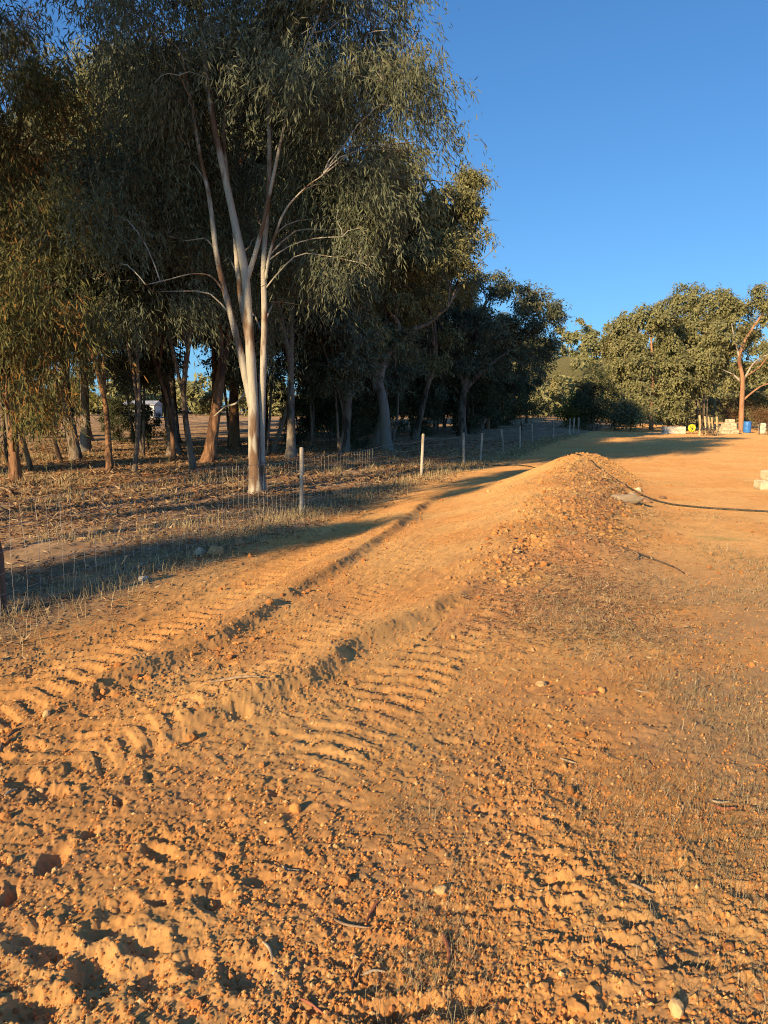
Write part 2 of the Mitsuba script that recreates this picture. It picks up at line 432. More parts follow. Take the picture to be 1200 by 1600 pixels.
# one sheet of ground, finer towards the place where the photographer stood
ang = np.radians(np.r_[np.arange(-180, -40, 4), np.arange(-40, -31, 0.5), np.linspace(-31, 31, 640), np.arange(31.5, 40, 0.5), np.arange(40, 180, 4)])
rad, r_ = [0.25, 0.7, 1.1, 1.4], 1.6
while r_ < 900:
    rad.append(r_)
    r_ += np.clip(r_ * r_ / 1268 * 1.05, 0.0035, 0.042) if r_ < 19.5 else 0.042 * (r_ / 19.5) ** 2.6
rad = np.array(rad)
GA, GR = np.meshgrid(ang, rad, indexing='ij')
GX, GY = GR * np.sin(GA), GR * np.cos(GA)
GZ = height(GX.ravel(), GY.ravel()).reshape(GX.shape)
GV = np.stack([GX, GY, GZ], -1).reshape(-1, 3)
na, nr = GX.shape
i, j = np.meshgrid(np.arange(na - 1), np.arange(nr - 1), indexing='ij')
i0, i1, i2, i3 = (i * nr + j).ravel(), ((i + 1) * nr + j).ravel(), ((i + 1) * nr + j + 1).ravel(), (i * nr + j + 1).ravel()
GF = np.vstack([np.stack([i0, i1, i2], -1), np.stack([i0, i2, i3], -1),
                [[k * nr, ((k + 1) % na) * nr, (na - 1) * nr // nr * nr] for k in range(1, na - 2)],
                np.stack([(na - 1) * nr + np.arange(nr - 1), np.arange(nr - 1), np.arange(1, nr)], -1),
                np.stack([(na - 1) * nr + np.arange(nr - 1), np.arange(1, nr), (na - 1) * nr + np.arange(1, nr)], -1)])
fn = np.cross(GV[GF[:, 1]] - GV[GF[:, 0]], GV[GF[:, 2]] - GV[GF[:, 0]])
GF = np.where((fn[:, 2] < 0)[:, None], GF[:, ::-1], GF)
fn = np.where((fn[:, 2] < 0)[:, None], -fn, fn)
GN = np.zeros_like(GV)
for k in range(3):
    np.add.at(GN, GF[:, k], fn)
GN /= np.linalg.norm(GN, axis=1, keepdims=True) + 1e-12
GC = soil_colour(GV[:, 0], GV[:, 1])
cx, cy = GV[GF].mean(1)[:, :2].T
_, fd = along(cx, cy, FENCE)
_, td = along(cx, cy, TRACK)
mh = mound_height(cx, cy)
reg = np.where(fd < 0.35 + 0.3 * (n2(cx, cy, 1.5, 65) - .5), 0, np.where(mh > 0.10, 2, np.where(td < 1.4, 1, 3)))
for k, name in enumerate(('woodland_ground', 'dirt_track', 'earth_mound', 'gravel_ground')):
    f = GF[reg == k]
    used, inv = np.unique(f, return_inverse=True)
    path = meshkit.write_ply((GV[used], inv.reshape(-1, 3)), False, None, GC[used], normals=GN[used])
    scene[name] = {'type': 'ply', 'filename': path, 'face_normals': False, 'bsdf': {'type': 'ref', 'id': 'soil'}}
    labels[name] = {'kind': 'structure', 'label': ['woodland floor of dry leaf litter left of the wire fence', 'orange dirt track marked by tyres and hooves along the fence',
                    'long heaped bank of orange dirt on the right of the track', 'open gravelly dirt ground with thin dry grass on the right'][k]}


def ground(x, y):
    return height(np.atleast_1d(np.asarray(x, float)), np.atleast_1d(np.asarray(y, float)))


def g0(x, y):
    return float(ground(x, y)[0])


# ------------------------------------------------------------------ foliage
def leaf_mesh(c, d, L, W, rng, out=None, face=0.0):
    n = len(c)
    nrm = unit(n, rng) * (1 - face)
    if out is not None:
        nrm = nrm + out * face
    side = np.cross(d, nrm)
    side /= np.linalg.norm(side, axis=1, keepdims=True) + 1e-9
    L, W = np.broadcast_to(L, (n,))[:, None], np.broadcast_to(W, (n,))[:, None]
    bend = np.cross(d, side) * L * rng.uniform(-0.12, 0.12, (n, 1))
    v = np.stack([c, c + d * L * 0.42 + side * W / 2, c + d * L + bend, c + d * L * 0.42 - side * W / 2], 1).reshape(-1, 3)
    k = np.arange(n)[:, None] * 4
    f = np.vstack([k + [0, 1, 2], k + [0, 2, 3]])
    return v, f


GREENS = {
    'grey': [(0.148, 0.168, 0.108), (0.180, 0.194, 0.124), (0.120, 0.138, 0.086), (0.205, 0.200, 0.120)],
    'olive': [(0.250, 0.248, 0.116), (0.290, 0.280, 0.134), (0.205, 0.208, 0.098), (0.305, 0.275, 0.136)],
    'rust': [(0.150, 0.150, 0.062), (0.185, 0.172, 0.068), (0.32, 0.165, 0.055), (0.135, 0.135, 0.060)],
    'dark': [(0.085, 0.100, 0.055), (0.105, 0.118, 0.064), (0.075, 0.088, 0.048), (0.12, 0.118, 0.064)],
    'bright': [(0.22, 0.21, 0.050), (0.27, 0.24, 0.055), (0.18, 0.18, 0.05), (0.28, 0.21, 0.06)],
    'brown': [(0.22, 0.13, 0.07), (0.16, 0.10, 0.06), (0.25, 0.17, 0.09), (0.14, 0.10, 0.05)],
}


def crown_mesh(clumps, n_leaves, L, W, tone, rng, droop=0.8, per=9, strand=0.7, gap=0.42, gscale=1.1, face=0.3, shell=2.6, clump=16):
    """Leaves on hanging twigs through the clumps (x, y, z, horizontal radius, vertical radius)."""
    cl = np.asarray(clumps, float)
    wgt = cl[:, 3] ** 2 * cl[:, 4]
    wgt = wgt ** 0.8
    ns = int(n_leaves / per)
    # twigs stand in sprays of about a dozen at the ends of the boughs
    nb = max(8, ns // clump)
    wb = rng.choice(len(cl), nb, p=wgt / wgt.sum())
    ub = unit(nb, rng)
    pb = cl[wb, :3] + ub * (rng.random(nb) ** (1 / shell))[:, None] * cl[wb][:, [3, 3, 4]]
    okb = meshkit.fbm(pb * gscale + 5.3, 3, 3) > gap
    pb, ub, wb = pb[okb], ub[okb], wb[okb]
    kb = rng.integers(0, len(pb), ns)
    p0 = pb[kb] + rng.normal(size=(ns, 3)) * strand * [.45, .45, .32] * (clump / 16) ** .33
    u, which = ub[kb] + .35 * rng.normal(size=(ns, 3)), wb[kb]
    u /= np.linalg.norm(u, axis=1, keepdims=True)
    keep = np.ones(ns, bool)
    p0, u, which = p0[keep][:int(n_leaves / per)], u[keep][:int(n_leaves / per)], which[keep][:int(n_leaves / per)]
    ns = len(p0)
    d0 = u * [1, 1, 0.4] + rng.normal(size=(ns, 3)) * 0.45
    d0 /= np.linalg.norm(d0, axis=1, keepdims=True)
    ln = strand * rng.uniform(0.5, 1.3, ns)
    t = (np.arange(per) + 0.5) / per
    tt = t[None, :, None]
    pts = p0[:, None] + ln[:, None, None] * (d0[:, None] * tt * (1 - 0.45 * droop * tt) + np.array([0, 0, -1.0]) * droop * tt ** 2 * 0.9)
    pts = pts + rng.normal(size=pts.shape) * L * 0.25
    n = ns * per
    d = d0[:, None] * 0.5 + np.array([0, 0, -1.0]) * droop * (0.6 + 0.7 * tt) + rng.normal(size=pts.shape) * 0.42
    d = (d / np.linalg.norm(d, axis=2, keepdims=True)).reshape(-1, 3)
    out = u + [0, 0, 0.25]
    out = np.repeat(out / np.linalg.norm(out, axis=1, keepdims=True), per, 0)
    v, f = leaf_mesh(pts.reshape(-1, 3), d, L * rng.uniform(0.6, 1.25, n), W * rng.uniform(0.7, 1.2, n), rng, out, face)
    pal = np.array(GREENS[tone])
    tonei = (meshkit.fbm(p0 * 0.6, 2, 9) * 5.5 + rng.normal(size=ns) * 0.8 - 1.0)
    col = pal[np.clip(np.repeat(tonei, per) + rng.normal(size=n) * 0.35, 0, 3.99).astype(int)] * rng.uniform(0.75, 1.25, (n, 1))
    return (v, f), np.repeat(col, 4, axis=0)


def limb(a, b, r0, r1, rng, sag=0.15, n=7, sides=6):
    a, b = np.asarray(a, float), np.asarray(b, float)
    L = np.linalg.norm(b - a)
    m = a * 0.5 + b * 0.5 + rng.normal(size=3) * L * 0.07 + [0, 0, L * sag]
    m1 = a * 0.78 + b * 0.22 + [0, 0, L * sag * .7] + rng.normal(size=3) * L * 0.03
    p = spline([a, m1, m, b], n)
    return tube(p, np.linspace(r0, r1, n), sides, 0.1)


def stem(pts, r0, r1, sides=10, n=None, flare=0.0, seed=0, wob=0.12):
    n = n or 5 * len(pts)
    p = spline(pts, n)
    t = np.linspace(0, 1, n)
    r = r0 + (r1 - r0) * t ** 0.8
    if flare:
        r = r + flare * np.exp(-(p[:, 2] - p[0, 2]) / 0.22)
    return tube(p, r, sides, wob, seed), p, r


def limbs_to(clumps, stems, rng, thick=0.05, frac=1.0):
    """Boughs from the stems to the clumps, forking inside each clump."""
    sp = np.vstack([p for p, r in stems])
    sr = np.concatenate([r for p, r in stems])
    out = []
    for c in clumps:
        if rng.random() > frac:
            continue
        e = np.asarray(c[:3]) - [0, 0, 0.1 * c[4]]
        d = np.linalg.norm(sp - e, axis=1)
        cost = d + 2.5 * np.maximum(0, sp[:, 2] - e[2] + 0.25 * d)
        k = int(np.argmin(cost))
        r0 = min(sr[k] * 0.65, thick * (0.4 + 0.25 * d[k]))
        out.append(limb(sp[k], e, max(r0, 0.012), max(0.3 * r0, 0.008), rng))
        for q in range(3):
            tip = e + unit(1, rng)[0] * [c[3] * .8, c[3] * .8, c[4] * .7] + [0, 0, 0.1]
            out.append(limb(e, tip, max(0.3 * r0, 0.008), 0.004, rng, n=5, sides=5))
    return out


def tree(name, label, cat, stems, clumps, n_leaves, L, W, tone, bark_key, seed, group=None, thick=0.05, limb_parts=False, stem_label=None, **kw):
    """A tree as trunk, further stems, boughs and crown."""
    rng = np.random.default_rng(seed)
    t = thing(name, label, cat, group)
    built = [stem(*s[:3], **{k: v for k, v in (s[3] if len(s) > 3 else {}).items() if k != 'bk'}) for s in stems]
    bks = [(s[3] if len(s) > 3 else {}).get('bk', bark_key) for s in stems]
    lm = limbs_to(clumps, [(p, r) for _, p, r in built], rng, thick)
    part(t, 'trunk', built[0][0], bark_key, smooth=50)
    for (m, _, _), bk in zip(built[1:], bks[1:]):
        part(t, 'stem', m, bk, smooth=50)
    if lm:
        part(t, 'boughs', join(lm), bark_key, smooth=50)
    cm, col = crown_mesh(clumps, n_leaves, L, W, tone, rng, **kw)
    part(t, 'crown', cm, 'leaf', color=col)
    return t


def cloud(c, rh, rv, n, rng, size=0.45, low=-0.5):
    """Clumps spread over an egg-shaped crown, mostly near its surface."""
    out = []
    for k in range(n):
        u = unit(1, rng)[0]
        while u[2] < low:
            u = unit(1, rng)[0]
        q = rng.uniform(0.45, 0.85)
        s = size * rng.uniform(0.75, 1.25)
        out.append((c[0] + u[0] * rh * q, c[1] + u[1] * rh * q, c[2] + u[2] * rv * q, rh * s, rv * s * 0.75))
    return out


def wood_tree(name, label, x, y, H, crown_r, base, seed, tone='grey', bk='bark_rust', r0=0.11, lean=(0, 0), n_leaves=9000, L=0.2, W=0.045, forks=2, n=12, group=None, size=0.45, cat='tree', z=None, **kw):
    rng = np.random.default_rng(seed)
    z0 = g0(x, y) - 0.05 if z is None else z
    top = np.array([x + lean[0], y + lean[1], z0 + H * 0.82])
    b = np.array([x, y, z0])
    bend = lambda t, s: b * (1 - t) + top * t + np.r_[rng.normal(size=2) * s, 0]
    main = [b, bend(.25, .05 * H * .4), bend(.5, .05 * H * .5), bend(.75, .06 * H * .5), top]
    stems = [(main, r0, r0 * 0.22, dict(flare=r0 * 0.3, seed=seed))]
    for k in range(forks):
        t0 = rng.uniform(.2, .45)
        s0 = spline(main, 41)[int(t0 * 40)]
        a = rng.uniform(0, 2 * np.pi)
        e = np.array([x + lean[0] * .7 + math.cos(a) * crown_r * .55, y + math.sin(a) * crown_r * .55, z0 + H * rng.uniform(.6, .85)])
        stems.append(([s0, s0 * .6 + e * .4 + [0, 0, .05 * H], e], r0 * .6, r0 * .15, dict(seed=seed + k)))
    cc = (x + lean[0] * .8, y + lean[1] * .8, z0 + (base + H) / 2)
    cl = cloud(cc, crown_r, (H - base) / 2, n, rng, size)
    return tree(name, label, cat, stems, cl, n_leaves, L, W, tone, bk, seed, group, **kw)


# ------------------------------------------------------------------ the white-barked gum by the fence
D = 15.0
zb = g0(-2.5, 15.0)
A = lambda px, py, dd=0.0: at(px, py, D + dd)
base = np.array([A(401, 772)[0], D, zb - 0.08])
w_stems = [
    ([base, A(397, 700), A(395, 620), A(389, 520), A(383, 430), A(366, 345), A(348, 260), A(333, 190), A(322, 110), A(312, 20, .3), A(306, -80, .5)], 0.122, 0.035, dict(flare=.085, sides=14, wob=.10)),
    ([A(395, 640), A(383, 585), A(368, 520), A(350, 450), A(338, 395), A(327, 310), A(312, 240), A(300, 170), A(285, 90, -.4)], 0.085, 0.022, dict(sides=12)),
    ([A(389, 540), A(378, 480), A(371, 420, .2), A(366, 360, .4), A(355, 275, .5), A(350, 190, .6), A(362, 100, .8), A(372, -20, 1.0)], 0.062, 0.022, dict(sides=10)),
    ([A(406, 770) * [1, 1, 0] + [0.02, .12, zb - .08], A(408, 700, .14), A(410, 600, .12), A(413, 500, .1), A(412, 400, .1), A(419, 310, .1), A(421, 210, .2), A(418, 100, .3), A(420, -40, .4)], 0.088, 0.026, dict(sides=12, flare=.03)),
    ([A(385, 440), A(398, 398), A(411, 350, -.1), A(424, 290, -.2), A(440, 215, -.3), A(465, 110, -.4), A(500, 20, -.5)], 0.055, 0.016, dict(sides=10)),
    ([A(414, 440, .1), A(423, 390), A(445, 330, -.2), A(478, 293, -.4), A(503, 275, -.6)], 0.034, 0.010, dict(sides=8)),
    ([A(350, 455), A(330, 432, -.2), A(300, 428, -.4), A(262, 437, -.6), A(228, 445, -.8)], 0.020, 0.006, dict(sides=6)),
    ([A(392, 600), A(372, 628, .4), A(352, 636, .7), A(335, 650, .9)], 0.03, 0.012, dict(sides=6)),
]
rng = np.random.default_rng(5)
w_clumps = []
for px, py, dd, rh, rv in [
        (150, 60, -.3, 1.0, 1.1), (255, 40, -.6, 1.1, 1.1), (290, 170, 1.4, 1.0, 1.1), (370, 70, 1.4, 1.2, 1.1), (380, 190, 2.2, 1.1, 1.1), (450, 40, 1.2, 1.2, 1.2), (490, 150, .9, 1.0, 1.2),
        (560, 60, 0, 1.1, 1.2), (570, 180, .4, .9, 1.1), (600, 120, -.3, .65, .8), (632, 185, .1, .4, .7), (590, 260, .2, .6, .8), (555, 300, .8, .9, 1.0), (520, 350, 1.1, .8, .9), (470, 270, 1.6, .8, 1.0),
        (240, 270, 1.2, .9, 1.0), (260, 360, 1.4, .8, .9), (175, 340, .6, .8, 1.0), (320, 290, 2.2, .9, 1.0), (440, 380, 1.9, .8, .9), (240, 450, 1.0, .7, .7), (562, 405, -.2, .38, .55), (535, 365, -.2, .38, .5),
        (660, 215, .2, .25, .5), (600, 350, .7, .6, .8), (150, 430, .8, .6, .8), (500, 60, -1.0, .8, .9), (420, 130, -1.2, .45, .6), (280, 110, -1.3, .6, .7), (585, 40, .2, .7, .9), (330, 400, 2.4, .9, .9), (400, 480, 2.6, .7, .8), (640, 230, .3, .32, .6), (672, 180, .1, .28, .5), (640, 90, .1, .5, .6), (470, 470, 2.8, .8, .8)]:
    w_clumps.append((*A(px, py, dd), rh * 1.15, rv * 1.15))
for px, py, dd, r in [(330, -160, 0, 1.7), (200, -130, -.6, 1.6), (460, -140, 0, 1.7), (550, -60, .3, 1.1), (390, -300, .6, 1.7), (270, -260, 1.2, 1.5), (500, -240, 1.2, 1.5)]:
    w_clumps.append((*A(px, py, dd), r, r * .9))
tree('white_gum_tree', 'tall gum tree with smooth white bark splitting into slender stems behind the fence', 'tree', w_stems, w_clumps, 190000, 0.155, 0.024, 'grey', 'bark_white', 21,
     droop=0.95, per=11, strand=0.62, gap=0.485, gscale=.8, thick=.018, clump=30, shell=4.0, face=.45)

# ------------------------------------------------------------------ other trees left of the fence
WG = 'slender trees of the shaded wood behind the fence'
# the drooping tree at the picture's left edge
def G(px, py, dd=0.0):
    u = at(px, py, 1.0)
    k = EYE / (EYE - u[2])
    return u[0] * k, k


E = lambda px, py, d: at(px, py, d)
b0 = E(24, 742, 18.0)
edge_st = [([np.array([b0[0], 18.0, g0(b0[0], 18) - .05]), E(20, 660, 18), E(25, 560, 17.8), E(10, 420, 17.5), E(25, 250, 17), E(40, 120, 16.8)], .13, .03, dict(flare=.05))]
edge_cl = [(*E(px, py, d), rh, rv) for px, py, d, rh, rv in [
    (40, 420, 14.5, .9, .8), (90, 440, 14.5, .5, .6), (20, 330, 15, 1.0, .9), (70, 300, 15.5, .8, .8), (20, 520, 14.5, .9, .9), (95, 530, 14.8, .45, .7), (10, 610, 14.8, .7, .7), (60, 200, 16, 1.1, 1.0), (10, 180, 16, 1.0, .9),
    (-60, 300, 16, 1.4, 1.4), (-80, 480, 16, 1.4, 1.2), (30, 650, 15.4, .45, .5), (-40, 100, 16, 1.4, 1.2)]]
tree('drooping_gum_tree', 'gum tree with drooping leaves and rusty orange clusters at the left edge of the picture', 'tree', edge_st, edge_cl, 52000, 0.19, 0.026, 'rust', 'bark_rust', 31, droop=1.0, per=10, strand=0.6, gap=0.47, clump=24, shell=4, face=.4)
# dark leaves that hang in from above at the top left
top_st = [([np.array([-7.2, 11.5, g0(-7.2, 11.5)]), (-7.3, 11.6, 3), (-7.0, 11.8, 6), (-6.6, 12, 9)], .14, .04, dict(flare=.05))]
top_cl = [(-6.9, 12.2, 7.4, .8, .5), (-7.4, 12, 8.6, 1.4, 1.2), (-6.9, 12.5, 10.2, 1.5, 1.2), (-8.2, 12, 9.2, 1.5, 1.2)]
tree('overhanging_gum_tree', 'gum tree whose dark leaves hang into the top left corner of the picture', 'tree', top_st, top_cl, 22000, 0.16, 0.024, 'grey', 'bark_grey', 32, droop=1.0, per=10)

# sunlit tall tree behind, upper left
wood_tree('tall_olive_tree', 'tall tree with sunlit yellow olive top behind the drooping tree at upper left', -10.2, 25.5, 13.6, 3.8, 4.0, 41, 'olive', 'bark_grey', 0.2, (0.3, 0), 75000, 0.2, 0.048, 3, 30, face=.6, gap=.45)
# the big leaning gum further along the fence
D2 = 32.0
B = lambda px, py, dd=0.0: at(px, py, D2 + dd)
bb = B(604, 700)
lean_st = [([np.array([bb[0], D2, g0(bb[0], D2) - .1]), B(600, 640), B(590, 590), B(577, 530), B(566, 470), B(560, 400), B(575, 320)], .25, .08, dict(flare=.12, sides=12)),
           ([B(592, 595), B(600, 562), B(618, 538), B(645, 515), B(668, 506), B(700, 480, -.5)], .20, .05, dict(sides=10)),
           ([B(625, 532), B(622, 505), B(608, 488), B(598, 478)], .11, .05, dict(sides=8)),
           ([B(590, 610), B(572, 570, .4), B(560, 520, .8), B(545, 440, 1.4)], .2, .06, dict(sides=10))]
lean_cl = [(*B(px, py, dd), rh, rv) for px, py, dd, rh, rv in [
    (720, 285, 1, .75, .55), (745, 305, .5, .8, .7), (710, 330, 0, 1.0, 1.0), (760, 345, .5, .7, .6), (735, 385, 0, .9, .6), (690, 400, -.5, 1.1, .9), (650, 360, .5, 1.2, 1.0), (775, 385, .3, .45, .35), (640, 430, -.5, 1.2, .9), (600, 370, 1.5, 1.5, 1.4),
    (700, 460, 0, 1.0, .7), (570, 440, 2, 1.5, 1.1), (620, 300, 3, 1.6, 1.4), (540, 340, 3, 1.6, 1.4), (500, 400, 3, 1.6, 1.2), (660, 320, 2, .9, .9)]]
tree('leaning_gum_tree', 'large gum tree with leaning pale trunk and forked white boughs beyond the second fence post', 'tree', lean_st, lean_cl, 60000, 0.20, 0.05, 'olive', 'bark_pale', 33, droop=.6, per=9, strand=.45, gap=.49, face=.55, clump=22, shell=4)
# dark spreading trees to its right
D3 = 44.0
C3 = lambda px, py, dd=0.0: at(px, py, D3 + dd)
sp_b = C3(722, 690)
spread_st = [([np.array([sp_b[0], D3, g0(sp_b[0], D3) - .1]), C3(722, 640), C3(730, 580), C3(745, 520), C3(760, 470)], .3, .08, dict(flare=.1)),
             ([C3(725, 610), C3(760, 575), C3(800, 545), C3(850, 510)], .15, .04), ([C3(724, 600), C3(700, 540), C3(680, 480)], .16, .05)]
spread_cl = [(*C3(px, py, dd), rh, rv) for px, py, dd, rh, rv in [
    (745, 440, 0, 1.6, 1.0), (700, 500, 0, 1.8, 1.1), (790, 450, 0, 1.3, .9), (815, 470, 0, 1.2, 1.0), (840, 490, .3, 1.0, 1.0), (858, 480, .2, .55, .9), (850, 525, 0, .75, 1.0), (770, 510, -1, 1.7, 1.1), (815, 525, 0, 1.2, .8), (720, 560, 0, 1.8, 1.0),
    (660, 540, 1, 2.0, 1.3), (640, 470, 2, 2.0, 1.4), (790, 560, 1, 1.4, .8), (830, 555, .5, .8, .6), (680, 600, 1, 1.6, 1.0)]]
tree('spreading_gum_tree', 'dark spreading gum tree whose crown reaches furthest right over the far end of the fence', 'tree', spread_st, spread_cl, 48000, 0.24, 0.065, 'grey', 'bark_grey', 34, droop=.55, per=8, strand=.5, gap=.49, face=.4)

# trunks seen under the crowns: x, y from the foot of each, with lean
spots = [   # px, py of the foot, radius, lean x, height, crown radius, crown base, bark, text
    (50, 738, .09, -.6, 7.5, 1.7, 2.6, 'bark_rust', 'thin rusty trunk close to the right of the drooping tree at the left edge'),
    (95, 726, .07, .1, 6.0, 1.3, 1.6, 'bark_rust', 'thinnest young tree with a low leafy crown third from the left edge'),
    (172, 741, .115, -1.4, 9.5, 2.0, 3.4, 'bark_rust', 'orange-barked tree with a curved trunk and a side branch left of the white gum'),
    (210, 742, .085, .3, 8.0, 1.8, 2.6, 'bark_grey', 'thin dark crooked tree just right of the orange-barked curved tree'),
    (272, 720, .11, -.9, 9.0, 2.0, 3.0, 'bark_rust', 'dark trunk leaning left in the shade midway to the white gum'),
    (303, 741, .12, -.9, 10, 2.0, 3.4, 'bark_grey', 'straight dark trunk standing nearest to the left of the white gum'),
    (323, 716, .15, .5, 11, 2.4, 3.2, 'bark_rust', 'many-stemmed reddish tree behind the dark trunk left of the white gum'),
    (366, 702, .34, .2, 12, 2.8, 3.5, 'bark_rust', 'thick dark red trunk directly behind the left side of the white gum'),
    (424, 712, .12, .3, 11, 2.3, 3.2, 'bark_grey', 'dark trunk close behind the right side of the white gum'),
    (480, 692, .17, .4, 11, 2.6, 2.5, 'bark_grey', 'shaded tree between the white gum and the leaning gum'),
    (498, 676, .12, -.3, 10, 2.4, 2.5, 'bark_white', 'pale thin trunk with a sunlit side between the white gum and the leaning gum'),
    (570, 688, .16, -.3, 10, 2.6, 1.6, 'bark_grey', 'dark low-branched tree just left of the leaning gum'),
]
for k, (px, py, r0, lean, H, cr, cb, bk, text) in enumerate(spots):
    x, y = G(px, py)
    if px == 95:
        wood_tree('young_tree', text, x, y, H, cr, cb, 100 + k, 'grey', bk, r0, (lean, 0), 5000, .2, .03, 1, 8, droop=1.0)
        continue
    wood_tree('woodland_tree', text, x, y, H, cr, cb, 100 + k, 'grey', bk, r0 * .8, (lean, rng.uniform(-.5, .5)), 20000, .22, .05, 3 if px == 323 else 2, 13, thick=.04, droop=.8)
# shade trees of the same wood, deeper in
for k in range(6):
    rr = np.random.default_rng(700 + k)
    top = np.array([rr.normal() * .4, rr.normal() * .4, 10.5])
    mid = top * .5 + np.r_[rr.normal(size=2) * .35, 0]
    st = [stem([np.zeros(3), mid * .5, mid, top], .17, .04, flare=.08, seed=k)]
    for q in range(2):
        a = rr.uniform(0, 6.28)
        st.append(stem([mid * .6, mid * .8 + [math.cos(a) * .5, math.sin(a) * .5, 1], [math.cos(a) * 1.6, math.sin(a) * 1.6, 9.5]], .1, .03, seed=k + q))
    cl = cloud((top[0] * .6, top[1] * .6, 8.0 if k < 4 else 9.8), 2.5, 5.0 if k < 4 else 3.2, 24 if k < 4 else 18, rr, .42, -1)
    lm = limbs_to(cl, [(p, r) for _, p, r in st], rr, .04)
    cm, col = crown_mesh(cl, 22000 if k < 4 else 9000, .25, .065, ['grey', 'grey', 'olive', 'grey', 'grey', 'grey'][k], rr, droop=.8, per=9, strand=.55, gap=.49, gscale=.7, clump=28, shell=4, face=.45)
    bk = ['bark_grey', 'bark_rust', 'bark_grey', 'bark_pale', 'bark_grey', 'bark_grey'][k]
    scene[f'wood_trunk_{k}'] = {'type': 'shapegroup', 'trunk': mikit.ply(join([m for m, _, _ in st] + lm), bk, smooth=50)}
    scene[f'wood_crown_{k}'] = {'type': 'shapegroup', 'crown': mikit.ply(cm, 'leaf', color=col)}


for k in range(3):
    rr = np.random.default_rng(740 + k)
    st = [stem([np.zeros(3), [rr.normal() * .15, rr.normal() * .15, 1.6], [rr.normal() * .4, rr.normal() * .4, 3.6]], .06, .015, seed=k) for q in range(3)]
    cl = cloud((0, 0, 2.5), 1.5, 2.2, 16, rr, .5, -1) if k < 2 else cloud((0, 0, 3.4), 1.35, 1.25, 14, rr, .45, -1)
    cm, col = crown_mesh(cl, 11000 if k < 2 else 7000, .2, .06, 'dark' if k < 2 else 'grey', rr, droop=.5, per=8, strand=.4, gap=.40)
    scene[f'shrub_trunk_{k}'] = {'type': 'shapegroup', 'trunk': mikit.ply(join([m for m, _, _ in st] + limbs_to(cl, [(p, r) for _, p, r in st], rr, .02)), 'bark_grey', smooth=50)}
    scene[f'shrub_crown_{k}'] = {'type': 'shapegroup', 'crown': mikit.ply(cm, 'leaf', color=col)}


def copy_shrub(name, label, x, y, H, v, rot, group=None, cat='shrub'):
    t = thing(name, label, cat, group)
    m = T().translate([x, y, g0(x, y) - .05]).rotate([0, 0, 1], rot).scale([H / 4.6, H / 4.6, H / 4.6])
    for p_ in ('trunk', 'crown'):
        scene[f'{t}__{p_}'] = {'type': 'instance', 'to_world': m, 'group': {'type': 'ref', 'id': f'shrub_{p_}_{v}'}}
        TAKEN.add(f'{t}__{p_}')
    return t


def copy_tree(name, label, cat, x, y, H, v, rot, group=None, wide=1.0):
    t = thing(name, label, cat, group)
    m = T().translate([x, y, g0(x, y) - .08]).rotate([0, 0, 1], rot).scale([wide * H / 13, wide * H / 13, H / 13])
    for p_ in ('trunk', 'crown'):
        scene[f'{t}__{p_}'] = {'type': 'instance', 'to_world': m, 'group': {'type': 'ref', 'id': f'wood_{p_}_{v}'}}
        TAKEN.add(f'{t}__{p_}')
    return t


deep = [(-11.3, 21.5, 10), (-15.5, 25, 9), (-7.6, 28, 15), (-5.6, 24.5, 14), (-5.2, 31, 15), (-3.2, 26.5, 13.5), (-1.6, 31, 13.5), (-0.4, 36, 13), (1.6, 40, 12), (-12, 31, 14.3), (-17, 29, 15), (-10, 37, 17), (-6, 39, 16), (-15, 39, 17), (-20, 35, 16), (-2.2, 43, 15),
        (3, 46, 11.5), (4.6, 51, 9.5), (7.4, 55, 9), (2, 57, 12), (-8, 49, 17), (-14, 51, 17), (-21, 47, 17), (9, 62, 9), (12.5, 68, 8.5), (-4, 60, 14), (-26, 52, 16), (5, 68, 10), (-16, 18, 14)]
for k, (x, y, H) in enumerate(deep):
    rr = np.random.default_rng(500 + k)
    copy_tree('deep_woodland_tree', 'gum tree in the dark depth of the wood behind the nearer trunks', 'tree', x, y, H, int(rr.integers(0, 4)), rr.uniform(0, 360), 'gum trees deep in the dark wood', rr.uniform(.95, 1.25))
for k, (x, y, H) in enumerate([(-9.5, 31, 2.0), (-4.0, 36, 3.0), (-2.6, 37, 3.2), (-1.2, 33, 2.4), (.2, 39, 3.6), (2.0, 44, 4.2), (3.4, 49, 4.6), (5.2, 47, 4.4), (6.6, 52, 5.2), (8.2, 57, 5.4), (4.4, 56, 5.2), (10.2, 63, 5.0), (2.4, 52, 4.6),
                               (-13, 38, 2.4), (-3.2, 47, 3.4), (6.3, 60, 5.6), (-17, 38, 2.8), (-.8, 50, 4.4)]):
    rr = np.random.default_rng(560 + k)
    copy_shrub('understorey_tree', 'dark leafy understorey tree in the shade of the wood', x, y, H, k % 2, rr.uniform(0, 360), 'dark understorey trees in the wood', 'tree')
for k, (x, y, H) in enumerate([(-12, 24.5, 5), (-8.6, 27.5, 5.2), (-4.3, 28, 5.2), (-3, 32, 5), (-14.5, 30, 5.5), (-10.6, 33, 5.6), (-7.6, 38, 6), (-1.6, 27.5, 5), (.3, 33, 5.2)]):
    rr = np.random.default_rng(590 + k)
    copy_shrub('sapling', 'slender sapling with a leafy top under the taller gums of the wood', x, y, H, 2, rr.uniform(0, 360), 'leafy saplings under the gums', 'tree')
